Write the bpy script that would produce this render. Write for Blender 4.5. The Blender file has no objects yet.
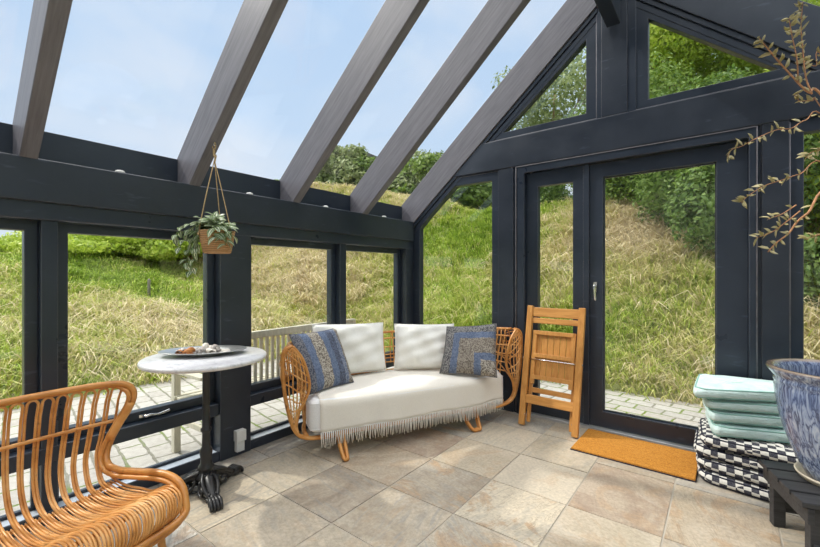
import bpy, math, random
import numpy as np
from mathutils import Vector, Matrix
R = math.radians
PI = math.pi
random.seed(7)
SC = bpy.context.scene
COL = SC.collection

# ------------------------------------------------------------------ camera
CX, CY, CZ, YAW, FPX = 2.66, -3.45, 1.25, 37.7, 403.0
cam = bpy.data.cameras.new('camera'); camo = bpy.data.objects.new('camera', cam); COL.objects.link(camo)
camo.location = (CX, CY, CZ); camo.rotation_euler = (R(90), 0, R(YAW))
cam.sensor_fit = 'HORIZONTAL'; cam.sensor_width = 36.0; cam.lens = FPX / 820 * 36; cam.shift_y = 0.5 / 820
cam.clip_start = 0.02; cam.clip_end = 400
SC.camera = camo
FW = Vector((-math.sin(R(YAW)), math.cos(R(YAW)), 0)); RT = Vector((math.cos(R(YAW)), math.sin(R(YAW)), 0))
CAM = Vector((CX, CY, CZ))

def at(u, v, d):
    """the place seen at picture column u, row v, d metres ahead"""
    return CAM + FW * d + RT * ((u - 410) / FPX * d) + Vector((0, 0, (274 - v) / FPX * d))

# ------------------------------------------------------------------ mesh builder
class MB:
    def __init__(s): s.v = []; s.f = []; s.m = []; s.sm = []; s.uv = None
    def add(s, vs, fs, m=0, smooth=False):
        o = len(s.v); s.v += [tuple(x) for x in vs]
        for f in fs: s.f.append(tuple(i + o for i in f)); s.m.append(m); s.sm.append(smooth)
        return s
    def box(s, x0, x1, y0, y1, z0, z1, m=0):
        vs = [(x, y, z) for x in (x0, x1) for y in (y0, y1) for z in (z0, z1)]
        return s.add(vs, [(0, 1, 3, 2), (4, 6, 7, 5), (0, 4, 5, 1), (2, 3, 7, 6), (0, 2, 6, 4), (1, 5, 7, 3)], m)
    def bar(s, a, b, w, h, up=(0, 0, 1), m=0):
        """rectangular bar from a to b; w across, h along up"""
        a = Vector(a); b = Vector(b); d = (b - a).normalized(); up = Vector(up)
        x = d.cross(up).normalized(); u = x.cross(d).normalized()
        vs = [p + x * (sx * w / 2) + u * (sz * h / 2) for p in (a, b) for sx in (-1, 1) for sz in (-1, 1)]
        return s.add(vs, [(0, 2, 3, 1), (4, 5, 7, 6), (0, 1, 5, 4), (2, 6, 7, 3), (0, 4, 6, 2), (1, 3, 7, 5)], m)
    def prism(s, poly, ext, m=0):
        n = len(poly); e = Vector(ext); P = [Vector(p) for p in poly]
        vs = P + [p + e for p in P]
        fs = [tuple(range(n))[::-1], tuple(range(n, 2 * n))] + [(i, (i + 1) % n, n + (i + 1) % n, n + i) for i in range(n)]
        return s.add(vs, fs, m)
    def ring(s, outer, inner, ext, m=0):
        """frame between two polygons with the same number of corners, extruded"""
        n = len(outer); e = Vector(ext)
        O = [Vector(p) for p in outer]; I = [Vector(p) for p in inner]
        vs = O + I + [p + e for p in O] + [p + e for p in I]
        fs = []
        for i in range(n):
            j = (i + 1) % n
            fs += [(i, j, n + j, n + i), (2 * n + i, 3 * n + i, 3 * n + j, 2 * n + j), (i, 2 * n + i, 2 * n + j, j), (n + i, n + j, 3 * n + j, 3 * n + i)]
        return s.add(vs, fs, m)
    def tube(s, pts, r, n=8, closed=False, m=0, caps=True):
        P = [Vector(p) for p in pts]; k = len(P)
        rs = list(r) if hasattr(r, '__len__') else [r] * k
        T = []
        for i in range(k):
            a = P[(i - 1) % k] if (closed or i > 0) else P[i]
            b = P[(i + 1) % k] if (closed or i < k - 1) else P[i]
            t = (b - a)
            T.append(t.normalized() if t.length > 1e-9 else Vector((0, 0, 1)))
        ref = Vector((0, 0, 1)) if abs(T[0].z) < .9 else Vector((1, 0, 0))
        nrm = T[0].cross(ref).normalized()
        vs = []
        for i in range(k):
            nrm = (nrm - T[i] * nrm.dot(T[i]))
            nrm = nrm.normalized() if nrm.length > 1e-6 else T[i].orthogonal().normalized()
            bn = T[i].cross(nrm)
            for j in range(n):
                a = 2 * PI * j / n
                vs.append(P[i] + (nrm * math.cos(a) + bn * math.sin(a)) * rs[i])
        fs = []
        for i in range(k if closed else k - 1):
            i2 = (i + 1) % k
            for j in range(n):
                fs.append((i * n + j, i * n + (j + 1) % n, i2 * n + (j + 1) % n, i2 * n + j))
        s.add(vs, fs, m, True)
        if caps and not closed:
            o = len(s.v) - len(vs)
            s.f.append(tuple(o + j for j in range(n))[::-1]); s.m.append(m); s.sm.append(False)
            s.f.append(tuple(o + (k - 1) * n + j for j in range(n))); s.m.append(m); s.sm.append(False)
        return s
    def lathe(s, prof, c=(0, 0, 0), n=32, m=0, sq=None):
        cx, cy, cz = c; vs = []; k = len(prof)
        for (r, z) in prof:
            for j in range(n):
                a = 2 * PI * j / n; vs.append((cx + r * math.cos(a), cy + r * math.sin(a), cz + z))
        fs = [(i * n + j, i * n + (j + 1) % n, (i + 1) * n + (j + 1) % n, (i + 1) * n + j) for i in range(k - 1) for j in range(n)]
        s.add(vs, fs, m, True)
        o = len(s.v) - len(vs)
        if prof[0][0] > 1e-5: s.f.append(tuple(o + j for j in range(n))[::-1]); s.m.append(m); s.sm.append(False)
        if prof[-1][0] > 1e-5: s.f.append(tuple(o + (k - 1) * n + j for j in range(n))); s.m.append(m); s.sm.append(False)
        return s
    def ball(s, c, r, n=10, m=0, sc=(1, 1, 1)):
        vs = []; fs = []; h = n // 2 + 1
        for i in range(h + 1):
            t = PI * i / h
            for j in range(n):
                a = 2 * PI * j / n
                vs.append((c[0] + r * sc[0] * math.sin(t) * math.cos(a), c[1] + r * sc[1] * math.sin(t) * math.sin(a), c[2] + r * sc[2] * math.cos(t)))
        for i in range(h):
            for j in range(n):
                fs.append((i * n + j, (i + 1) * n + j, (i + 1) * n + (j + 1) % n, i * n + (j + 1) % n))
        return s.add(vs, fs, m, True)
    def build(s, name, mats, parent=None, origin=(0, 0, 0), bevel=0, seg=2, loc=None, smooth_all=False):
        me = bpy.data.meshes.new(name)
        ox, oy, oz = origin
        me.from_pydata([(x - ox, y - oy, z - oz) for x, y, z in s.v], [], s.f)
        if not isinstance(mats, (list, tuple)): mats = [mats]
        for mm in mats: me.materials.append(mm)
        me.polygons.foreach_set('material_index', s.m)
        me.polygons.foreach_set('use_smooth', [True] * len(s.f) if smooth_all else s.sm)
        if s.uv:
            ul = me.uv_layers.new(name='UVMap')
            li = np.zeros(len(me.loops), dtype=np.int32); me.loops.foreach_get('vertex_index', li)
            ul.data.foreach_set('uv', np.array(s.uv, dtype=np.float32)[li].ravel())
        me.update()
        o = bpy.data.objects.new(name, me); COL.objects.link(o)
        if parent is not None: o.parent = parent
        if loc is not None: o.location = loc
        elif parent is None: o.location = origin
        if bevel:
            b = o.modifiers.new('bevel', 'BEVEL'); b.width = bevel; b.segments = seg; b.limit_method = 'ANGLE'; b.angle_limit = R(40)
        return o

def tag(o, label=None, cat=None, group=None, kind=None):
    if label: o['label'] = label
    if cat: o['category'] = cat
    if group: o['group'] = group
    if kind: o['kind'] = kind
    return o
def empty(name, loc=(0, 0, 0), rz=0):
    o = bpy.data.objects.new(name, None); COL.objects.link(o); o.location = loc; o.rotation_euler = (0, 0, rz); o.empty_display_size = .1
    return o
def thing(name, label, cat, loc=(0, 0, 0), rz=0, group=None): return tag(empty(name, loc, rz), label, cat, group)
def structure(name, label=None): return tag(empty(name), label, None, None, 'structure')

def spline(pts, n=8, closed=False):
    """Catmull-Rom through pts"""
    P = [Vector(p) for p in pts]; k = len(P); out = []
    for i in range(k if closed else k - 1):
        if closed: p0, p1, p2, p3 = P[i - 1], P[i], P[(i + 1) % k], P[(i + 2) % k]
        else: p0, p1, p2, p3 = P[max(i - 1, 0)], P[i], P[i + 1], P[min(i + 2, k - 1)]
        for j in range(n):
            t = j / n
            out.append(0.5 * ((2 * p1) + (-p0 + p2) * t + (2 * p0 - 5 * p1 + 4 * p2 - p3) * t * t + (-p0 + 3 * p1 - 3 * p2 + p3) * t ** 3))
    if not closed: out.append(P[-1])
    return out

# ------------------------------------------------------------------ materials
class NT:
    def __init__(s, name):
        s.mat = bpy.data.materials.new(name); s.mat.use_nodes = True; s.t = s.mat.node_tree; s.t.nodes.clear()
        s.out = s.t.nodes.new('ShaderNodeOutputMaterial')
    def n(s, typ, ins=None, **kw):
        nd = s.t.nodes.new('ShaderNode' + typ)
        for k, v in kw.items(): setattr(nd, k, v)
        if ins:
            for k, v in ins.items(): s.i(nd, k, v)
        return nd
    def i(s, nd, k, v):
        sock = nd.inputs[k]
        if isinstance(v, bpy.types.NodeSocket): s.t.links.new(v, sock)
        elif hasattr(v, 'outputs'): s.t.links.new(v.outputs[0], sock)
        else:
            if sock.type == 'RGBA' and len(v) == 3: v = (*v, 1)
            sock.default_value = v
    def co(s, kind='Object', scale=None, rot=None, loc=None):
        tc = s.n('TexCoord').outputs[kind]
        if scale is None and rot is None and loc is None: return tc
        mp = s.n('Mapping', {'Vector': tc})
        if scale: mp.inputs['Scale'].default_value = scale
        if rot: mp.inputs['Rotation'].default_value = rot
        if loc: mp.inputs['Location'].default_value = loc
        return mp.outputs[0]
    def noise(s, vec, scale=5, detail=4, rough=.55, dist=0):
        return s.n('TexNoise', {'Vector': vec, 'Scale': scale, 'Detail': detail, 'Roughness': rough, 'Distortion': dist}).outputs[0]
    def ramp(s, fac, stops, interp='LINEAR'):
        r = s.n('ValToRGB', {'Fac': fac}); cr = r.color_ramp; cr.interpolation = interp
        while len(cr.elements) < len(stops): cr.elements.new(.5)
        for e, (p, c) in zip(cr.elements, stops):
            e.position = p; e.color = (*c, 1) if len(c) == 3 else c
        return r.outputs[0]
    def mix(s, fac, a, b, blend='MIX'):
        m = s.n('Mix', data_type='RGBA', blend_type=blend)
        for k, v in ((0, fac), (6, a), (7, b)):
            sock = m.inputs[k]
            if isinstance(v, bpy.types.NodeSocket): s.t.links.new(v, sock)
            else: sock.default_value = (*v, 1) if (k and len(v) == 3) else v
        return m.outputs[2]
    def math(s, op, a, b=None, c=None):
        m = s.n('Math', operation=op)
        for k, v in enumerate((a, b, c)):
            if v is None: continue
            if isinstance(v, bpy.types.NodeSocket): s.t.links.new(v, m.inputs[k])
            else: m.inputs[k].default_value = v
        return m.outputs[0]
    def bump(s, h, strength=.3, dist=.01): return s.n('Bump', {'Height': h, 'Strength': strength, 'Distance': dist}).outputs[0]
    def bsdf(s, col, rough=.5, bump=None, spec=.5, metal=0, **kw):
        b = s.n('BsdfPrincipled', {'Base Color': col, 'Roughness': rough, 'Metallic': metal, 'Specular IOR Level': spec})
        if bump is not None: s.i(b, 'Normal', bump)
        for k, v in kw.items(): s.i(b, k, v)
        return b
    def end(s, sh): s.t.links.new(sh.outputs[0] if hasattr(sh, 'outputs') else sh, s.out.inputs[0]); return s.mat

def m_wood(name, dark, light, grain=(30, 30, 2), rough=.45, scale=3, spec=.5, bump=.15, coords='Object'):
    t = NT(name); v = t.co(coords, grain)
    f = t.noise(v, scale, 6, .6, .4)
    c = t.ramp(f, [(.25, dark), (.75, light)])
    return t.end(t.bsdf(c, rough, t.bump(f, bump, .004), spec))

def m_paint(name, base, hi, rough, spec=.5, sc=3.0):
    t = NT(name); v = t.co('Object')
    g = t.noise(v, sc, 5, .6); fine = t.noise(t.co('Object', (60, 60, 60)), 1.0, 3)
    c = t.mix(t.ramp(g, [(.35, (0, 0, 0)), (.8, (1, 1, 1))]), base, hi)
    scuff = t.ramp(t.noise(t.co('Object', (2.2, 2.2, 9)), 3.4, 3, .5), [(.645, (0, 0, 0)), (.76, (.28, .28, .28))])
    c = t.mix(scuff, c, tuple(min(1, x * 3 + .03) for x in hi))
    bv = t.n('Bevel', {'Radius': .007}, samples=6)
    dt = t.n('VectorMath', {0: bv.outputs[0], 1: t.n('NewGeometry').outputs['Normal']}, operation='DOT_PRODUCT').outputs['Value']
    edge = t.ramp(t.math('MULTIPLY', t.math('SUBTRACT', 1.0, dt), t.math('ADD', g, .45)), [(.02, (0, 0, 0)), (.13, (.75,) * 3)])
    c = t.mix(edge, c, (.21, .20, .215))
    r = t.ramp(g, [(.3, (rough - .08,) * 3), (.8, (rough + .12,) * 3)])
    return t.end(t.bsdf(c, r, t.bump(fine, .12, .003), spec))

M = {}
M['frame'] = m_paint('dark slate paint', (.020, .029, .046), (.031, .042, .063), .34)
M['timber'] = m_paint('dark grey timber', (.020, .027, .041), (.034, .044, .063), .36)
def _rafter():
    t = NT('greyed rafter timber')
    ro = t.n('Mapping', {'Vector': t.n('TexCoord').outputs['Object'], 'Rotation': (0, R(40.86), 0)}).outputs[0]
    v = t.n('Mapping', {'Vector': ro, 'Scale': (1.5, 24, 24)}).outputs[0]
    f = t.noise(v, 3, 6, .6, .3)
    c = t.ramp(f, [(.3, (.112, .108, .126)), (.75, (.20, .193, .215))])
    return t.end(t.bsdf(c, .42, t.bump(f, .15, .004), .5))
M['rafter'] = _rafter()

def _glass(name, tint=(.97, .985, .98), refl=1.0):
    t = NT(name)
    lw = t.n('LayerWeight', {'Blend': .5}).outputs['Facing']
    fr = t.math('MULTIPLY_ADD', t.math('POWER', lw, 5.0), .70 * refl, .030 * refl)
    tr = t.n('BsdfTransparent', {'Color': tint}); gl = t.n('BsdfGlossy', {'Color': (1, 1, 1), 'Roughness': .01})
    return t.end(t.n('MixShader', {'Fac': fr, 1: tr.outputs[0], 2: gl.outputs[0]}))
M['glass'] = _glass('window glass')
M['roof_glass'] = _glass('roof glass', (.985, .992, .995), .8)

def _tiles():
    t = NT('slate floor tiles')
    col = t.n('Attribute', attribute_name='tilecol').outputs['Color']
    tid = t.n('Attribute', attribute_name='tileid').outputs['Fac']
    v = t.n('TexCoord').outputs['Object']
    off = t.n('CombineXYZ', {'X': tid, 'Y': t.math('MULTIPLY', tid, 1.7), 'Z': tid})
    vv = t.n('VectorMath', {0: v, 1: off.outputs[0]}, operation='ADD').outputs[0]
    k1 = t.math('FRACT', t.math('MULTIPLY', tid, 3.71)); k2 = t.math('FRACT', t.math('MULTIPLY', tid, 7.13))
    a = t.noise(vv, 2.6, 7, .62, 2.2)
    b = t.noise(vv, 6.5, 7, .66, 1.2)
    rot = t.n('VectorRotate', {'Vector': vv, 'Angle': t.math('MULTIPLY', tid, 2.3)}, rotation_type='Z_AXIS').outputs[0]
    strat = t.noise(t.n('Mapping', {'Vector': rot, 'Scale': (1.0, 5.5, 1)}).outputs[0], 2.6, 7, .66, 1.8)
    c = t.mix(t.ramp(a, [(.40, (0, 0, 0)), (.62, (.45, .45, .45))]), col, (.58, .51, .41))
    def amt(k, lo, hi): return t.math('MULTIPLY_ADD', k, hi - lo, lo)
    rust = t.math('MULTIPLY', t.ramp(t.noise(vv, 2.3, 6, .6, 2.6), [(.53, (0, 0, 0)), (.60, (1, 1, 1))]), amt(k1, 0.0, .75))
    c = t.mix(rust, c, (.40, .265, .155))
    grey = t.math('MULTIPLY', t.ramp(strat, [(.50, (0, 0, 0)), (.60, (1, 1, 1))]), amt(k2, .1, .75))
    c = t.mix(grey, c, (.27, .265, .25))
    vein = t.math('MULTIPLY', t.ramp(t.math('ABSOLUTE', t.math('SUBTRACT', strat, .47)), [(.0, (1, 1, 1)), (.025, (0, 0, 0))]), amt(k1, .15, .6))
    c = t.mix(vein, c, (.20, .175, .15))
    c = t.mix(t.ramp(b, [(.55, (0, 0, 0)), (.72, (.5, .5, .5))]), c, (.50, .46, .40))
    fine = t.noise(vv, 60, 4, .6)
    c = t.mix(.28, c, t.ramp(fine, [(.3, (.25, .22, .18)), (.7, (.85, .8, .72))]), 'OVERLAY')
    h = t.math('ADD', b, t.math('MULTIPLY', fine, .3))
    r = t.ramp(b, [(.3, (.30,) * 3), (.7, (.48,) * 3)])
    return t.end(t.bsdf(c, r, t.bump(h, .22, .008), .45))
M['tile'] = _tiles()
def _simple(name, c, rough=.6, spec=.4, metal=0, var=.12, sc=8, bump=0, bsc=80, **kw):
    t = NT(name); v = t.co('Object'); f = t.noise(v, sc, 4)
    lo = tuple(x * (1 - var) for x in c); hi = tuple(min(1, x * (1 + var)) for x in c)
    b = t.bump(t.noise(v, bsc, 3), bump, .004) if bump else None
    return t.end(t.bsdf(t.ramp(f, [(.3, lo), (.7, hi)]), rough, b, spec, metal, **kw))
M['grout'] = _simple('grout', (.40, .36, .30), .9)
M['white_wall'] = _simple('white render', (.80, .79, .77), .85, bump=.2)
M['alu'] = _simple('aluminium strip', (.62, .63, .64), .35, metal=.7)
M['sill'] = _simple('sill sky sheen', (.60, .66, .74), .30, .5, .1)  # sky reflection on the glossy sill, painted in as pale blue-grey
M['iron'] = _simple('black cast iron', (.018, .017, .018), .38, .6, bump=.3)
M['pewter'] = _simple('pewter', (.52, .52, .51), .32, metal=.85)
M['chrome'] = _simple('satin steel', (.75, .75, .76), .22, metal=1)
M['white_plastic'] = _simple('white plastic', (.80, .80, .78), .45)
M['wall_plate'] = _simple('dark panel', (.05, .05, .055), .6)

def _marble():
    t = NT('pale marble'); v = t.co('Object')
    a = t.noise(v, 22, 7, .7, .5)
    c = t.ramp(a, [(.3, (.50, .49, .52)), (.5, (.72, .71, .73)), (.75, (.82, .81, .82))])
    return t.end(t.bsdf(c, .28, None, .5))
M['marble'] = _marble()
def _rattan(name, dark, mid, light, nodes=True):
    t = NT(name); v = t.co('Object')
    a = t.noise(v, 9, 4, .6); f = t.noise(t.co('Object', (40, 40, 40)), 2, 3)
    c = t.ramp(a, [(.3, dark), (.5, mid), (.72, light)])
    k = t.ramp(t.noise(v, 26, 2, .5), [(.68, (0, 0, 0)), (.74, (.6,) * 3)])
    c = t.mix(k, c, tuple(x * .5 for x in dark))
    return t.end(t.bsdf(c, .33, t.bump(f, .1, .002), .5))
M['rattan'] = _rattan('honey rattan', (.50, .20, .045), (.66, .31, .088), (.78, .46, .19))
M['rattan_dark'] = _rattan('amber rattan', (.40, .15, .03), (.56, .235, .055), (.66, .33, .10))
M['teak'] = m_wood('oiled acacia', (.43, .175, .036), (.64, .32, .088), (26, 26, 2.0), .42, 2.6)
M['teak_h'] = m_wood('oiled acacia crosswise', (.43, .175, .036), (.66, .33, .092), (2.0, 26, 26), .42, 2.6)
M['grey_teak'] = m_wood('silvered garden teak', (.46, .43, .33), (.68, .64, .52), (20, 20, 4), .8, 2.4)
M['black_wood'] = m_wood('black stained wood', (.014, .014, .016), (.05, .05, .054), (2, 26, 26), .55, 2.5)
M['black_ends'] = _simple('grey end grain', (.16, .15, .145), .8, var=.3, sc=40)

def _fabric(name, c, sc=160, bump=.4, sheen=.3, var=.05):
    t = NT(name); v = t.co('Object')
    w = t.noise(v, sc, 2, .5); big = t.noise(v, 5, 3)
    lo = tuple(x * (1 - var * 2) for x in c)
    col = t.mix(t.ramp(w, [(.3, (0, 0, 0)), (.7, (1, 1, 1))]), lo, c)
    h = t.math('ADD', t.math('MULTIPLY', w, .4), t.math('MULTIPLY', big, 1.2))
    return t.end(t.bsdf(col, .9, t.bump(h, bump, .01), .15, 0, **{'Sheen Weight': sheen}))
M['white_fabric'] = _fabric('off white cotton', (.92, .90, .85))
M['seat_fabric'] = _fabric('white upholstery', (.90, .90, .91))
M['throw'] = _fabric('cream wool', (.84, .79, .71), 220)

def _pillow(name, mode):
    t = NT(name); uv = t.n('TexCoord').outputs['UV']
    sep = t.n('SeparateXYZ', {'Vector': uv}); u, vv = sep.outputs[0], sep.outputs[1]
    sp = t.n('TexVoronoi', {'Vector': t.n('Mapping', {'Vector': uv, 'Scale': (85, 60, 1)}).outputs[0], 'Scale': 1.0})
    spk = t.n('SeparateColor', {'Color': sp.outputs['Color']}).outputs[0]
    wob = t.math('MULTIPLY', t.math('SUBTRACT', t.noise(uv, 14, 2), .5), .05)
    blue, navy, beige, cream, brown = (.105, .135, .22), (.075, .085, .115), (.36, .32, .27), (.46, .42, .36), (.16, .135, .115)
    if mode == 'stripe':
        x = t.math('ADD', u, wob)
        A = t.ramp(x, [(0, navy), (.14, blue), (.27, brown), (.50, blue), (.64, navy), (.78, blue), (.88, brown)], 'CONSTANT')
        B = t.ramp(x, [(0, (.2, .2, .22)), (.14, (.17, .21, .30)), (.27, cream), (.50, (.17, .21, .30)), (.64, (.13, .15, .22)), (.78, (.26, .28, .34)), (.88, beige)], 'CONSTANT')
    else:
        m = t.math('ADD', t.math('MAXIMUM', t.math('SUBTRACT', 1.0, u), vv), wob)
        A = t.ramp(m, [(0, brown), (.27, blue), (.40, brown), (.70, blue), (.83, (.08, .08, .09))], 'CONSTANT')
        B = t.ramp(m, [(0, cream), (.27, (.18, .22, .31)), (.40, beige), (.70, (.18, .22, .31)), (.83, (.30, .29, .28))], 'CONSTANT')
    c = t.mix(t.ramp(spk, [(.35, (0, 0, 0)), (.6, (1, 1, 1))]), A, B)
    return t.end(t.bsdf(c, .95, t.bump(spk, .5, .004), .1))
M['pillow_stripe'] = _pillow('blue striped weave', 'stripe')
M['pillow_block'] = _pillow('blue patchwork weave', 'block')

def _coir():
    t = NT('coir'); v = t.co('Object')
    f = t.noise(v, 130, 4, .8); g = t.noise(t.co('Object', (1, 3, 1)), 22, 4)
    c = t.mix(t.ramp(g, [(.3, (0, 0, 0)), (.7, (.5,) * 3)]), t.ramp(f, [(.34, (.26, .085, .01)), (.66, (.68, .30, .05))]), (.62, .30, .07))
    return t.end(t.bsdf(c, .95, t.bump(f, .9, .008), .1))
M['coir'] = _coir()
def _mint():
    t = NT('mint cotton'); v = t.co('Object')
    a = t.noise(t.co('Object', (1, 1, 2.5)), 13, 4, .6); w = t.noise(v, 180, 2)
    c = t.ramp(a, [(.25, (.46, .64, .61)), (.5, (.58, .74, .71)), (.8, (.70, .81, .80))])
    return t.end(t.bsdf(c, .9, t.bump(t.math('ADD', t.math('ADD', a, t.math('MULTIPLY', t.noise(v, 24, 4, .6, .6), .8)), t.math('MULTIPLY', w, .2)), .6, .018), .1, 0, **{'Sheen Weight': .2}))
M['mint'] = _mint()
M['mint_edge'] = _simple('mint piping', (.27, .47, .42), .9)
def _check():
    t = NT('navy checked cotton')
    v = t.n('TexCoord').outputs['Object']
    wob = t.n('TexNoise', {'Vector': v, 'Scale': 6.0, 'Detail': 1.0}).outputs['Color']
    d = t.n('VectorMath', {0: wob, 1: (.5, .5, .5)}, operation='SUBTRACT').outputs[0]
    d = t.n('VectorMath', {0: d, 'Scale': .022}, operation='SCALE').outputs[0]
    vv = t.n('VectorMath', {0: v, 1: d}, operation='ADD').outputs[0]
    vv = t.n('Mapping', {'Vector': vv, 'Location': (.004, .004, .003)}).outputs[0]
    ch = t.n('TexChecker', {'Vector': vv, 'Color1': (.70, .68, .62), 'Color2': (.012, .013, .028), 'Scale': 28.0}).outputs[0]
    w = t.noise(v, 200, 2)
    c = t.mix(.12, ch, t.ramp(w, [(.3, (.1, .1, .12)), (.7, (.8, .8, .8))]))
    return t.end(t.bsdf(c, .92, t.bump(w, .4, .004), .1))
M['check'] = _check()
M['navy_edge'] = _simple('navy piping', (.015, .016, .032), .9)

def _glaze():
    t = NT('blue streaked glaze'); v = t.co('Object')
    st = t.n('Mapping', {'Vector': v, 'Scale': (40, 40, 3.0)}).outputs[0]
    n1 = t.noise(st, 1.2, 4, .6, .6); b = t.noise(v, 5, 4, .6)
    a = t.math('MULTIPLY', t.math('ABSOLUTE', t.math('SUBTRACT', n1, .5)), 4.0)
    c = t.ramp(a, [(.04, (.03, .04, .085)), (.16, (.13, .175, .30)), (.40, (.27, .33, .45)), (.85, (.42, .47, .55))])
    c = t.mix(t.ramp(b, [(.4, (0, 0, 0)), (.75, (.45,) * 3)]), c, (.10, .15, .32))
    rim = t.ramp(t.n('SeparateXYZ', {'Vector': v}).outputs[2], [(.488, (0, 0, 0)), (.497, (1, 1, 1))])
    c = t.mix(rim, c, (.20, .15, .11))
    return t.end(t.bsdf(c, .16, t.bump(a, .2, .006), .6, 0, **{'Coat Weight': .4}))
M['glaze'] = _glaze()
M['clay_in'] = _simple('brown unglazed clay', (.16, .10, .065), .85)
M['saucer'] = _simple('cream ceramic', (.62, .55, .42), .4, var=.25)
M['soil'] = _simple('potting soil', (.05, .032, .02), .95, bump=.8)
M['bark'] = _simple('olive bark', (.30, .19, .11), .85, var=.35, sc=40)
M['twig'] = _simple('reddish olive twig', (.46, .23, .11), .75, var=.3, sc=40)
def _leaf(name, cols, rough=.5, tr=.3, attr=None, sc=3):
    t = NT(name)
    if attr: f = t.n('Attribute', attribute_name=attr).outputs['Fac']
    else: f = t.noise(t.co('Object'), sc * 12, 2)
    c = t.ramp(f, [(i / (len(cols) - 1) * .9 + .05, x) for i, x in enumerate(cols)])
    p = t.bsdf(c, rough, None, .35)
    tl = t.n('BsdfTranslucent', {'Color': c})
    return t.end(t.n('MixShader', {'Fac': tr, 1: p.outputs[0], 2: tl.outputs[0]}))
M['olive_leaf'] = _leaf('olive leaf', [(.20, .23, .08), (.46, .38, .14), (.60, .54, .33), (.74, .73, .60)], .45, .2)
M['leaf_mid'] = _leaf('mid green leaves', [(.07, .13, .022), (.17, .27, .045), (.30, .40, .09)], .5, .4, 'tint')
M['leaf_bright'] = _leaf('bright green leaves', [(.24, .35, .03), (.46, .58, .07), (.64, .70, .18)], .5, .5, 'tint')
M['leaf_dark'] = _leaf('dark green leaves', [(.05, .10, .02), (.13, .22, .045), (.27, .37, .10)], .5, .4, 'tint')
M['leaf_grey'] = _leaf('grey green leaves', [(.10, .15, .05), (.22, .28, .10), (.38, .43, .20)], .5, .35, 'tint')
M['grass_blade'] = _leaf('meadow grass blades', [(.14, .23, .022), (.30, .43, .042), (.46, .53, .10), (.58, .51, .24), (.70, .60, .40)], .6, .35, 'tint')
def _varie():
    t = NT('striped leaf'); uv = t.n('TexCoord').outputs['UV']
    u = t.n('SeparateXYZ', {'Vector': uv}).outputs[0]
    a = t.math('ABSOLUTE', t.math('SUBTRACT', u, .5))
    g = (.07, .15, .045); w = (.74, .78, .58); g2 = (.12, .24, .07)
    c = t.ramp(a, [(0, g), (.07, g), (.10, w), (.24, w), (.28, g2), (.40, g), (.43, (.4, .5, .25))])
    p = t.bsdf(c, .4, None, .4); tl = t.n('BsdfTranslucent', {'Color': c})
    return t.end(t.n('MixShader', {'Fac': .22, 1: p.outputs[0], 2: tl.outputs[0]}))
M['varie'] = _varie()
M['stem'] = _simple('green stem', (.16, .22, .07), .6)
def _basket():
    t = NT('woven basket'); v = t.co('Object', (1, 1, 1))
    w = t.n('TexWave', {'Vector': v, 'Scale': 26, 'Distortion': 2.5, 'Detail': 2}, wave_type='BANDS', bands_direction='Z').outputs['Fac']
    n = t.noise(v, 60, 3)
    c = t.mix(n, t.ramp(w, [(.2, (.33, .15, .05)), (.7, (.62, .32, .13))]), (.55, .36, .20))
    return t.end(t.bsdf(c, .85, t.bump(w, .7, .006), .2))
M['basket'] = _basket()
M['rope'] = _simple('jute rope', (.50, .36, .19), .9, var=.3, sc=120)
M['shell_a'] = _simple('cream shell', (.78, .72, .64), .45, var=.2, sc=40)
M['shell_b'] = _simple('terracotta shell', (.68, .26, .07), .45, var=.3, sc=40)
M['shell_c'] = _simple('grey shell', (.45, .40, .37), .5, var=.4, sc=50)

def _pavers():
    t = NT('pale block paving'); v = t.co('Object', None, (0, 0, R(8)))
    wob = t.n('TexNoise', {'Vector': v, 'Scale': 9.0, 'Detail': 2.0}).outputs['Color']
    d = t.n('VectorMath', {0: t.n('VectorMath', {0: wob, 1: (.5, .5, .5)}, operation='SUBTRACT').outputs[0], 'Scale': .03}, operation='SCALE').outputs[0]
    vv = t.n('VectorMath', {0: v, 1: d}, operation='ADD').outputs[0]
    br = t.n('TexBrick', {'Vector': vv, 'Color1': (.36, .335, .305), 'Color2': (.45, .425, .39), 'Mortar': (.13, .125, .085), 'Scale': 1.0,
                          'Mortar Size': .011, 'Mortar Smooth': .25, 'Brick Width': .25, 'Row Height': .165}, offset=.5)
    n = t.noise(v, 22, 4)
    c = t.mix(.3, br.outputs['Color'], t.ramp(n, [(.3, (.24, .225, .195)), (.7, (.56, .53, .49))]))
    moss = t.ramp(t.math('MULTIPLY', br.outputs['Fac'], t.noise(v, 2.2, 3)), [(.48, (0, 0, 0)), (.60, (1, 1, 1))])
    c = t.mix(moss, c, (.15, .21, .045))
    h = t.math('SUBTRACT', t.math('MULTIPLY', n, .15), br.outputs['Fac'])
    return t.end(t.bsdf(c, .85, t.bump(h, .6, .012), .25))
M['pavers'] = _pavers()
def _earth():
    t = NT('grassy hillside'); v = t.co('Object')
    a = t.noise(v, .9, 5, .6); b = t.noise(v, 7, 5, .7)
    c = t.ramp(a, [(.34, (.13, .20, .035)), (.5, (.27, .32, .08)), (.66, (.45, .40, .20))])
    c = t.mix(.45, c, t.ramp(b, [(.3, (.10, .14, .03)), (.7, (.50, .48, .24))]))
    return t.end(t.bsdf(c, .95, t.bump(b, .8, .08), .1))
M['earth'] = _earth()
M['far_roof'] = _simple('dark slate roof', (.07, .07, .075), .7)
M['far_wall'] = _simple('grey clad wall', (.26, .25, .24), .8)
M['stake'] = _simple('weathered stake', (.20, .19, .15), .9)

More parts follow.
